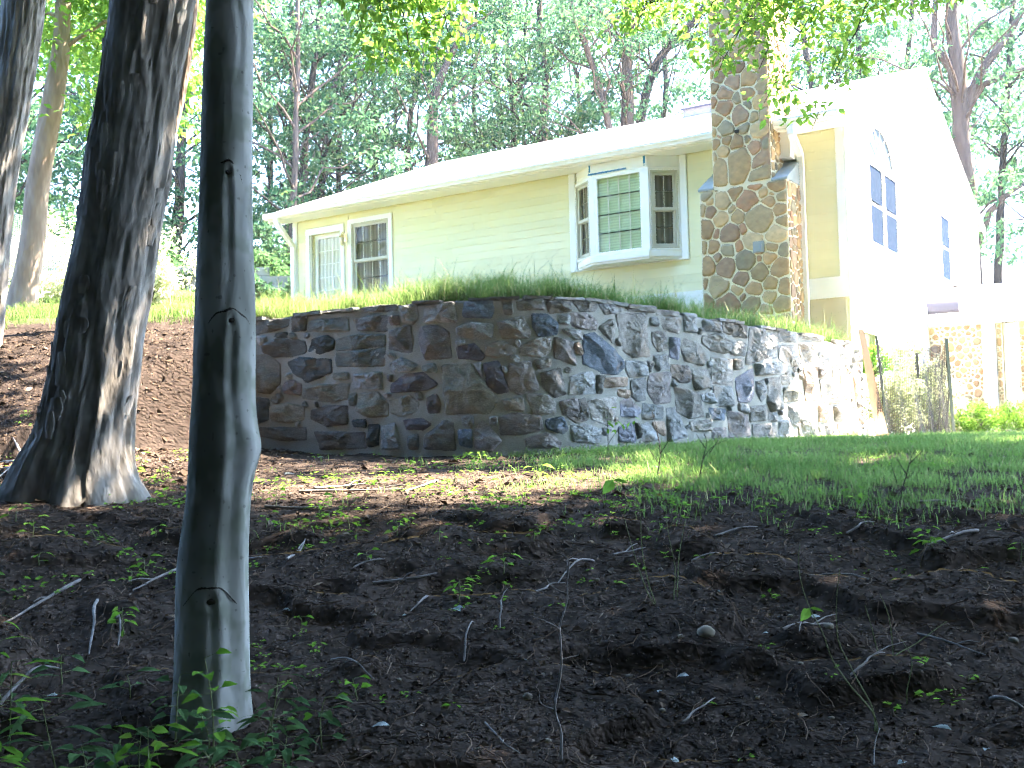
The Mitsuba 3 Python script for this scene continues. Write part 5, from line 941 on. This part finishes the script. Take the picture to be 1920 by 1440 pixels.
BIGP = [('long leafed weed in the bottom left corner', -1.93, 4.1, .34, 12, .13, 'long', 'under_leaf'), ('long leafed weed left of the beech, second from the corner', -1.67, 3.92, .30, 10, .15, 'long', 'under_leaf'),
        ('broad leafed bluish plant left of the beech foot', -1.44, 3.98, .16, 8, .10, 'oval', 'under_leaf'), ('four leafed bluish sprig on the left bank', -1.95, 4.62, .13, 5, .085, 'oval', 'under_leaf'),
        ('low sprig with paired leaves left of the beech trunk', -1.58, 4.4, .1, 5, .08, 'oval', 'under_leaf'), ('bright leafed shoot in front of the beech foot', -1.06, 3.75, .42, 13, .075, 'round', 'seedling_leaf'),
        ('dark glossy leafed plant right of the beech foot', -.89, 4.0, .24, 12, .10, 'oval', 'under_leaf'), ('dark glossy plant farther right of the beech foot', -.74, 4.05, .20, 10, .08, 'oval', 'under_leaf'),
        ('little leafy sprig right of the glossy plants', -.66, 4.42, .10, 5, .06, 'round', 'seedling_leaf'), ('long leafed shoot at the bottom edge left of the beech', -1.25, 3.7, .30, 9, .12, 'long', 'seedling_leaf'), ('low leafy plant at the bottom edge right of the beech', -.95, 3.72, .18, 12, .09, 'oval', 'under_leaf'),
        ('long leafed weed at the left edge, above the corner weed', -2.15, 4.5, .32, 9, .10, 'long', 'seedling_leaf'),
        ('leafy shoot hugging the left side of the beech foot', -1.28, 4.02, .26, 12, .08, 'round', 'under_leaf'), ('dense low plant straight before the beech foot', -1.12, 3.9, .24, 16, .085, 'oval', 'under_leaf'), ('dark glossy plant at the bottom edge, under the bright shoot', -1.0, 3.62, .22, 14, .09, 'oval', 'under_leaf'),
        ('broad leafed weed in the very corner at bottom left', -1.8, 3.66, .26, 12, .12, 'long', 'seedling_leaf'), ('narrow leafed weed at the left edge, the highest of three', -2.45, 5.0, .28, 10, .09, 'long', 'under_leaf'), ('spreading low weed on the left bank above the bluish sprig', -1.85, 5.1, .14, 12, .06, 'round', 'seedling_leaf'),
        ('leafy weed between the corner weed and the beech, close to the bottom edge', -1.5, 3.7, .24, 16, .10, 'oval', 'under_leaf'), ('small bright weed at the bottom edge, left of the beech foot', -1.35, 3.85, .2, 12, .07, 'round', 'seedling_leaf'),
        ('dark leafed weed between the beech and the glossy plants', -.98, 4.08, .3, 14, .09, 'long', 'under_leaf'), ('tall narrow leafed weed rising in the bottom left corner', -1.88, 3.8, .42, 14, .13, 'long', 'seedling_leaf'), ('bushy dark weed on the left edge below the highest weed', -2.2, 4.25, .26, 18, .08, 'oval', 'under_leaf'),
        ('low bushy plant right of the beech foot, nearest the bottom edge', -.82, 3.68, .2, 16, .085, 'oval', 'under_leaf')]
for i, (l, x, y, h, n, L, st, mt) in enumerate(BIGP):
    k = thing('weed_plant', l, 'plant'); plant(k, x, y, h, n, L, mt, 760 + i, st)
PALE = {2: ('dry_leaf', 'dry tan leaf lying on the soil', 'dry tan leaves on the soil'), 3: ('pale_leaf', 'pale bluish fallen leaf lying underside up on the soil', 'pale fallen leaves on the soil'), 4: ('pale_leaf', 'tiny whitish scrap of leaf on the soil', 'whitish leaf scraps on the soil')}
FALL = TAB('-0.29,5.16,34,3;-1.14,5.34,18,3;0.45,5.44,10,4;0.69,4.56,22,4;0.57,4.44,14,4;0.56,3.94,24,4;1.58,4.08,34,3;-0.28,4.34,26,2;1.1,4.22,20,2;-1.03,6.46,24,2;1.14,8.7,18,3;-1.84,10.24,12,4;-1.86,8.92,20,3;-0.53,4.12,30,3;0.03,4.62,8,4;0.99,5.3,10,4;1.41,5.1,20,3;1.44,4.62,16,3;0.63,4.62,12,2;2.06,6.68,8,2;0.97,7.16,14,2;-0.48,6.58,10,2;-1.94,4.5,18,3;-0.56,3.94,22,2;0.26,3.94,18,2;1.13,4.94,12,3;0.88,5.24,10,2;-0.02,6.48,9,2;0.84,4.02,16,2;1.34,3.84,22,3;1.68,3.92,18,3;-0.86,4.58,14,2;-0.54,5.16,10,3;-1.7,6.5,14,2;0.1,4.5,12,2')
for i, (x, y, L, c) in enumerate(FALL):
    mt, l, g = PALE[int(c)]; nth_ = sum(1 for r in FALL if r[3] == c and r[0] / r[1] < x / y)
    k = thing('fallen_leaf', l + f', {ordn(nth_)} of them from the left', 'fallen leaf', g); rg = np.random.default_rng(820 + i); L = L / 2009 * y * 1.1; a = rg.uniform(0, 2 * PI)
    m = leaves(np.array([[x - L / 2 * math.cos(a), y - L / 2 * math.sin(a), g1(x, y) + .014]]), np.array([[math.cos(a), math.sin(a), .1]]), np.array([[rg.normal(0, .3), -.35 + rg.normal(0, .2), 1]]), L, L * .6, .22, .1, rg.random(1))
    m2 = leaves(np.array([[x - L / 2 * math.cos(a), y - L / 2 * math.sin(a), g1(x, y) + .014]]), np.array([[math.cos(a + .5), math.sin(a + .5), .25]]), np.array([[.2, -.3, 1]]), L * .7, L * .4, .2, .1, rg.random(1))
    add(k, cat([m, m2]), mt, False, np.vstack([m[2], m2[2]]))
PEB = TAB('0.47,4.62,13;0.03,4.36,15;0.83,4.78,26;0.57,4.34,10;1.11,5.82,12;0.72,4.78,10;0.26,4.6,6;1.18,4.54,9;-0.69,5.2,8;0.77,5.76,8;1.39,4.84,16;1.45,4.3,12;-0.51,4.6,8;-0.15,3.94,10;1.21,4.22,9;1.79,4.52,10;-0.96,5.54,9;-1.04,5.72,7;0.1,4,12;2.22,4.86,16;1.3,5.16,8;0.42,5.62,7;0.96,4.38,8')
for i, (x, y, d) in enumerate(PEB):
    nth_ = sum(1 for r in PEB if r[2] <= 20 and r[0] / r[1] < x / y)
    k = thing('pebble', 'large flat tan stone half sunk in the dark bank' if d > 20 else f'small rounded pebble on the soil, {ordn(nth_)} from the left', 'stone', None if d > 20 else 'pebbles on the soil bank'); r = d / 2009 * y * .62
    m = trimesh.creation.icosphere(2, r); v = np.array(m.vertices); rg = np.random.default_rng(850 + i); v = v * [1, rg.uniform(.7, 1), rg.uniform(.55, .8)]; v *= (1 + .5 * (meshkit.fbm(v / r * 1.1 + i * 7, 2) - .5))[:, None]; v += [x, y, g1(x, y) + r * .12]
    add(k, (v, np.array(m.faces)), 'pebble', True, cuv((v,), .5, rg.random()))
TWG = TAB('-1.24,5.86,-1.24,6.40,0.0088,0;-2.33,5.76,-2.49,5.20,0.0115,0;-2.13,5.50,-1.93,4.86,0.0096,0.1;-2.12,4.42,-2.02,4.76,0.0088,0.1;-0.14,4.14,-0.01,3.90,0.0041,0;1.17,4.80,1.46,5.04,0.0072,0.05;1.32,5.04,1.24,4.76,0.0050,0.05;0.42,5.92,0.21,5.56,0.0074,0.08;-1.41,5.98,-1.70,6.28,0.0074,0;-0.74,5.56,-0.42,5.64,0.0097,0;-1.56,7.78,-0.71,7.72,0.0097,0;-1.47,7.90,-1.13,8.26,0.0118,0;-1.67,7.22,-1.21,7.08,0.0108,0;-0.59,8.18,-0.77,7.54,0.0102,0;2.60,6.08,2.23,5.84,0.0121,0.03;1.53,5.60,1.77,5.42,0.0070,0.02;-0.87,5.72,-0.72,5.86,0.0057,0.03;-3.58,7.80,-4.12,8.60,0.0175,0.05;-3.52,7.94,-4.61,9.84,0.0198,0.15;-4.05,9.02,-3.72,7.78,0.0180,0.1;-4.51,9.72,-3.38,7.70,0.0169,0.1;-4.30,9.08,-3.72,8.58,0.0136,0.08;-3.47,7.24,-3.59,8.08,0.0144,0.03;1.35,4.38,1.54,4.56,0.0055,0.05;1.82,4.92,2.01,4.66,0.0061,0.02;1.87,4.34,1.98,4.26,0.0173,0.04;0.63,4.20,0.79,4.38,0.0052,0.02;-0.82,4.74,-0.61,4.54,0.0047,0.02;0.94,5.74,1.16,5.82,0.0071,0.02;-0.24,4.74,-0.20,4.98,0.0047,0.1;-0.08,4.92,-0.07,5.14,0.0049,0.12;0.08,5.44,0.25,5.60,0.0068,0.02;-0.45,5.40,-0.52,5.22,0.0067,0.02;-1.84,6.02,-2.00,5.62,0.0090,0.02;-1.93,5.22,-1.82,4.94,0.0078,0.1;1.92,6.24,2.13,6.38,0.0078,0.01;1.16,6.28,1.44,6.42,0.0078,0.01;-0.27,6.28,-0.02,6.36,0.0094,0.01;0.54,5.94,0.73,6.10,0.0074,0.01;2.53,6.76,2.84,6.88,0.0084,0.01')
ZT_ = zoned(TWG)
for i, (x0, y0, x1, y1, r, l) in enumerate(TWG):
    rg = np.random.default_rng(870 + i); t = np.linspace(0, 1, 12); x = x0 + (x1 - x0) * t + .03 * (F2(t * 3, t * 0 + i, 1, 2) - .5); y = y0 + (y1 - y0) * t + .05 * (F2(t * 3, t * 0 + i, 1, 2, 3) - .5)
    k = thing('fallen_twig', f'bare fallen twig, {ordn(ZT_[i][1])} from the left in the {ZT_[i][0]}', 'twig', 'fallen twigs on the soil bank'); z = ground(x, y); z = np.convolve(np.pad(z, 3, 'edge'), np.ones(7) / 7, 'valid') + .012 + l * np.sin(PI * t) * .6
    P = np.stack([x, y, z], 1); r = min(r, .011); ms = [tube(P, np.linspace(r, r * .45, 12), 7)]
    if rg.random() < .6:
        j = rg.integers(4, 8); q = P[j] + (P[-1] - P[0]) * .3 + np.array([rg.normal(0, .05), rg.normal(0, .05), .03]); ms.append(tube(np.stack([P[j], (P[j] + q) / 2 + [0, 0, .01], q]), [r * .6, r * .5, r * .25], 5))
    add(k, cat(ms), 'twig', True)
def stems(s): return [np.array([[float(v) for v in p.split(',')] for p in q.split(';')]) for q in s.split('|')]
k = thing('bare_sapling', 'tall bare grey sapling standing at the bottom middle of the bank', 'sapling')
for i, q in enumerate(stems('0.140,3.860,-1.213;0.144,3.884,-1.127;0.147,3.907,-1.096;0.126,3.931,-1.007;0.149,3.955,-0.898;0.157,3.979,-0.836;0.155,4.002,-0.733;0.187,4.026,-0.620;0.190,4.050,-0.484|0.126,3.950,-1.011;0.072,3.933,-0.977;0.069,3.917,-0.935;0.058,3.900,-0.917|0.155,4.000,-0.733;0.116,3.975,-0.704;0.057,3.950,-0.675|0.157,3.980,-0.838;0.222,4.000,-0.828|0.184,4.030,-0.605;0.121,4.015,-0.567;0.105,4.000,-0.531|0.190,4.040,-0.553;0.196,4.045,-0.484;0.165,4.050,-0.460')):
    if i == 0: q = np.vstack([[q[0, 0], q[0, 1], g1(q[0, 0], q[0, 1]) - .05], q[q[:, 2] > g1(q[0, 0], q[0, 1]) + .02]])
    part(k, 'stem' if i == 0 else 'side_branch', tube(spline(q, 40 if i == 0 else 10), np.linspace(.0062 if i == 0 else .0034, .002 if i == 0 else .0012, 40 if i == 0 else 10), 7), 'twig', True)
STM = stems('0.673,5.120,-0.884;0.624,5.090,-0.793;0.569,5.060,-0.638;0.526,5.030,-0.485;0.501,5.000,-0.383|0.665,5.140,-0.882;0.622,5.122,-0.723;0.595,5.104,-0.544;0.590,5.086,-0.391;0.528,5.068,-0.276;0.465,5.050,-0.236|0.739,5.140,-0.892;0.753,5.127,-0.676;0.728,5.113,-0.523;0.712,5.100,-0.408|0.762,5.160,-0.896;0.776,5.173,-0.657;0.810,5.187,-0.481;0.835,5.200,-0.406|1.340,4.080,-1.137;1.231,4.061,-0.968;1.173,4.043,-0.883;1.128,4.024,-0.761;1.082,4.006,-0.678;1.046,3.987,-0.557;1.038,3.969,-0.486;1.041,3.950,-0.435|1.338,4.100,-1.119;1.257,4.075,-0.932;1.194,4.050,-0.787;1.187,4.025,-0.683;1.199,4.000,-0.533|1.536,4.600,-1.055;1.498,4.550,-0.910;1.447,4.500,-0.756|1.590,4.600,-1.007;1.564,4.550,-0.834;1.511,4.500,-0.713|1.590,4.600,-1.007;1.713,4.650,-0.946;1.863,4.700,-0.867|1.249,3.850,-1.227;1.277,3.925,-1.166;1.324,4.000,-1.121|1.533,4.300,-1.093;1.560,4.300,-0.947;1.521,4.300,-0.862')
for i, q in enumerate(STM):
    nth_ = sum(1 for r in STM if r[0, 0] / r[0, 1] + r[-1, 0] < q[0, 0] / q[0, 1] + q[-1, 0])
    k = thing('thin_stem', f'thin bare upright stem on the right hand bank, {ordn(nth_)} from the left', 'stem', 'thin bare stems on the right hand bank')
    q = np.vstack([[q[0, 0], q[0, 1], min(q[0, 2], g1(q[0, 0], q[0, 1])) - .04], q]); part(k, 'stem', tube(spline(q, 26), np.linspace(.0030, .0013, 26), 6), 'green_twig' if i != 9 else 'twig', True)
    if i in (1, 4):
        p = q[-1] if i == 1 else q[5]; L = .085 if i == 1 else .06; m = leaves(p[None], np.array([[-.5, -.2, -.6]]), np.array([[.1, -1, .3]]), L, L * .75, .1, .15, [.9]); part(k, 'leaf', (m[0], m[1]), 'seedling_leaf', False, m[2])
        m = leaves(p[None], np.array([[.8, -.2, -.1]]), np.array([[0, -.5, .9]]), L * .9, L * .4, .1, .15, [.3]); part(k, 'leaf', (m[0], m[1]), 'seedling_leaf', False, m[2])
tw = stems('0.877,10.000,-0.258;0.883,10.000,-0.045;0.879,10.000,0.154|0.880,10.000,-0.144;1.009,10.000,0.027;1.075,10.000,0.075|1.384,8.000,-0.370;1.408,8.000,-0.232;1.440,8.000,-0.113;1.422,8.000,-0.042|1.408,8.000,-0.240;1.519,8.000,-0.123;1.587,8.000,-0.101|1.427,8.000,-0.153;1.366,8.000,-0.052|1.457,8.000,-0.193;1.541,8.000,-0.076|1.088,8.200,-0.412;1.119,8.200,-0.189;1.093,8.200,0.015;1.064,8.200,0.138|1.119,8.200,-0.189;1.221,8.200,-0.049|1.108,8.200,-0.270;1.027,8.200,-0.146|2.515,7.000,-0.477;2.555,7.000,-0.339;2.602,7.000,-0.202;2.631,7.000,-0.168|2.555,7.000,-0.339;2.490,7.000,-0.227|2.575,7.000,-0.270;2.666,7.000,-0.186|2.490,7.000,-0.390;2.454,7.000,-0.260'); grp = [(0, 2), (2, 6), (6, 9), (9, 13)]
for gi, (a, b) in enumerate(grp):
    k = thing('bare_sapling', ['little leafy topped sapling against the middle of the stone wall', 'bare forked sapling on the lawn edge in front of the wall', 'thin forked sapling left of the bare forked one', 'bare forked sapling at the right of the lawn'][gi], 'sapling')
    for i, q in enumerate(tw[a:b]):
        if i == 0: q = np.vstack([[q[0, 0], q[0, 1], g1(q[0, 0], q[0, 1]) - .05], q])
        part(k, 'stem' if i == 0 else 'side_branch', tube(spline(q, 12), np.linspace(.0055 if i == 0 else .0032, .0016, 12), 6), 'far_bark', True)
        if gi == 0:
            for j in range(9):
                p = q[-1] + rng.normal(0, .05, 3) + [0, 0, -.04 * j * .6]; m = leaves(p[None], rng.normal(size=(1, 3)) + [0, 0, .2], np.array([[0, -.4, 1.0]]), .07, .032, .15, .1, rng.random(1)); part(k, 'leaf', (m[0], m[1]), 'seedling_leaf', False, m[2])
# ---------------------------------------------------------------- right: board, net fence, shrubs, hedge
k = thing('plank', 'tan board leaning upright against the right end of the stone wall', 'board')
add(k, hexa([np.array([5.29 + a * .19 + t * (-.11 - a * .12), 15.62 + t * .28 + c * .02, -.26 + t * 1.66]) for t in (0, 1) for a in (0, 1) for c in (0, 1)]), 'board')
def net(key, A, B, z0, z1, step, w, mat, sag=.05, slump=0.0):
    A, B = np.array(A, float), np.array(B, float); L = np.linalg.norm(B - A); n = int(L / step); m = int((z1 - z0) / step); d = (B - A) / L; nn = np.array([-d[1], d[0]]); rg = np.random.default_rng(5); ms = []
    def P(u, v):
        q = A + np.multiply.outer(u, B - A) + np.multiply.outer(.05 * np.sin(u * 9) * (1 - v) + .02 * np.sin(u * 31 + v * 5), nn)
        return np.c_[q, z0 + (z1 - z0 - sag * 4 * u * (1 - u)) * v + .01 * np.sin(u * 40)]
    for i in range(n + 1): ms.append(ribbon(P(np.full(9, i / n) + .002 * np.sin(np.arange(9)), np.linspace(0, 1, 9)), w))
    for j in range(m + 1): ms.append(ribbon(P(np.linspace(0, 1, 30), np.full(30, j / m)), w))
    part(key, 'netting', cat(ms), mat); labels[key + '__netting'] = {'kind': 'stuff'}
def ribbon(p, w):
    return tube(p, w / 2, 3, False)
k = thing('net_fence', 'black plastic net fence on metal posts right of the stone wall', 'fence')
net(k, (5.34, 15.66), (6.49, 15.98), -.25, 1.17, .024, .009, 'black_net', .1)
net(k, (6.55, 16.05), (7.0, 18.6), -.25, 1.0, .03, .006, 'black_net', .1)
def tpost(x, y, z0, z1, r, lx=0.0):
    return hexa([np.array([x + a * r + (1 - t) * lx, y + b * r * .7, z0 + (z1 - z0) * t]) for a in (-1, 1) for b in (-1, 1) for t in (0, 1)])
for x, y, z1, r, lx in ((6.50, 15.97, 1.24, .021, .06), (6.52, 17.2, 1.12, .016, 0), (7.02, 18.6, 1.05, .016, 0), (5.36, 15.68, 1.28, .014, .12)):
    part(k, 'post', tpost(x, y, -.35, z1, r, lx), 'post_metal')
def shrub(label, x, y, z0, rx, rz, n, per, L, mat, seed, name='shrub', cat_='shrub', group=None):
    t = thing(name, label, cat_, group); rg = np.random.default_rng(seed); z = g1(x, y) if z0 is None else z0
    o = rg.normal(size=(n, 3)); o = o / np.linalg.norm(o, axis=1, keepdims=True) * (rg.random(n) ** .33)[:, None]; c = np.array([x, y, z + rz * .95]) + o * [rx, rx, rz]; c = c[c[:, 2] > z]
    part(t, 'stem', cat([limb((x + rg.normal(0, .05), y + rg.normal(0, .05), z - .05), q, .012, .004, 6, .1, 5) for q in c[:9]]), 'far_bark', True)
    m = leafcloud(c, max(.10, rx * .28), per, L, .7, .6, False, seed + 1); part(t, 'foliage', (m[0], m[1]), mat, False, m[2])
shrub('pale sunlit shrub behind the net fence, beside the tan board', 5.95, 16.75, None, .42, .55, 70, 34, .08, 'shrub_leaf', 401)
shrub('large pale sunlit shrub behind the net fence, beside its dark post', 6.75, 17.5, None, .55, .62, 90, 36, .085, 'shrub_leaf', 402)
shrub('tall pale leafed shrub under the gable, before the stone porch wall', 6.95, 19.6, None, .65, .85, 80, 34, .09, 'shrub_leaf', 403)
shrub('clipped green boxwood before the porch, left one of two', 7.42, 17.2, None, .40, .26, 60, 44, .045, 'box_leaf', 404, 'boxwood', 'bush')
shrub('clipped green boxwood before the porch, right one of two', 8.25, 17.35, None, .46, .25, 60, 44, .045, 'box_leaf', 405, 'boxwood', 'bush')
shrub('leafy green plant in front of the small basement window', 6.0, 17.9, .75, .30, .28, 26, 26, .07, 'seedling_leaf', 406)
# ---------------------------------------------------------------- left: block wall, weeds, white garden net
k = thing('block_wall', 'low grey concrete block wall at the back of the left clearing', 'wall')
A, B = np.array([-9.4, 25.2]), np.array([-4.3, 26.4]); dA = (B - A) / np.linalg.norm(B - A); nA = np.array([dA[1], -dA[0]]); LA_ = np.linalg.norm(B - A)
for r in range(5):
    for i in range(13):
        a0 = i * .405 + (r % 2) * .2; top = 3.15 + .205 * (r + 1)
        if r == 4 and i > 8: continue
        c = [(A + dA * (a0 + a) + nA * cc) for a in (.003, .398) for cc in (0, -.19)]
        m = hexa([np.array([*(A + dA * (a0 + a) + nA * (cc + rng.normal(0, .003))), 3.15 + .205 * r + z]) for a in (.004, .398) for z in (.003, .2) for cc in (0, -.19)])
        part(k, 'block', m, 'block', uv=cuv(m, .5, rng.random()))
WEED = [(-8.2, 25.9, 4.1, .7, .3), (-7.2, 26.3, 4.0, .8, .45), (-6.4, 26.6, 4.2, .9, .6), (-5.3, 27, 4.0, 1.0, .7), (-4.9, 26.0, 3.7, .7, .5), (-9.6, 27, 4.2, 1.1, .8), (-11.5, 26, 4.0, 1.3, 1.0), (-13, 28, 4.5, 1.6, 1.4), (-10.4, 29.5, 4.8, 1.4, 1.3), (-7.6, 29.5, 4.9, 1.3, 1.2), (-5.6, 29.3, 4.8, 1.2, 1.0), (-3.6, 29, 4.6, .9, .8), (-14.5, 32, 5.4, 2, 2), (-6.2, 25.7, 3.9, .45, .3)]
for i, (x, y, z, rx, rz) in enumerate(sorted(WEED)):
    shrub(f'leafy undergrowth bush on the wooded slope beyond the left clearing, {ordn(i)} from the left', x, y, None, rx, rz, int(26 + 26 * rx), 44, .14, 'weed_leaf' if i % 3 else 'wood_leaf', 420 + i, 'undergrowth_bush', 'bush', 'undergrowth bushes beyond the clearing')
k = thing('garden_net', 'white garden netting draped over stakes in the sunlit clearing at far left', 'netting')
def white_net():
    n, m = 110, 44; A_, B_ = np.array([-10.4, 20.4]), np.array([-6.6, 20.9]); ms = []
    def P(u, v):
        q = A_ + np.multiply.outer(u, B_ - A_); top = 4.45 - 1.35 * u ** 1.3 + .30 * np.abs(np.sin(u * 6.5)) - .12 * np.sin(u * 3); base = 2.75 + 0 * u
        return np.c_[q + np.multiply.outer(.5 * (1 - v) ** 1.5 + .08 * np.sin(u * 23 + v * 6), np.array([.15, -1])), base + (top - base) * v]
    for i in range(n + 1): ms.append(ribbon(P(np.full(12, i / n), np.linspace(0, 1, 12)), .008))
    for j in range(m + 1): ms.append(ribbon(P(np.linspace(0, 1, 50), np.full(50, j / m)), .008))
    part(k, 'netting', cat(ms), 'white_net'); labels[k + '__netting'] = {'kind': 'stuff'}
    for u in (.02, .36, .74, .98):
        q = A_ + u * (B_ - A_); z = float(ground(q[0], q[1], False)); part(k, 'stake', tube([(q[0], q[1], z - .2), (q[0] + .02, q[1], 4.55 - 1.35 * u ** 1.3)], .018, 7), 'stake', True)
white_net()
for i, (x, y, rx, rz) in enumerate([(-9.3, 19.2, .7, .5), (-8.0, 19.6, .6, .45), (-6.9, 20.2, .55, .5), (-7.4, 22.2, .9, .8), (-9.6, 23, 1.0, .9)]):
    shrub(f'pale shrub in the left clearing by the white netting, {ordn(i)} of five', x, y, None, rx, rz, 40, 36, .10, 'shrub_leaf', 470 + i, 'clearing_shrub', 'shrub', 'sunlit shrubs in the left clearing')
for i, a in enumerate(np.radians(np.linspace(76, 292, 13))):  # unseen bushes added to close off low light behind the camera
    shrub(f'unseen bush added to block light, {ordn(i)} going round behind the camera', 11.5 * math.sin(a), 11.5 * math.cos(a), None, 2.9, 2.0, 60, 46, .40, 'wood_leaf', 480 + i, 'undergrowth_bush', 'bush', 'bushes added round the camera to block light')
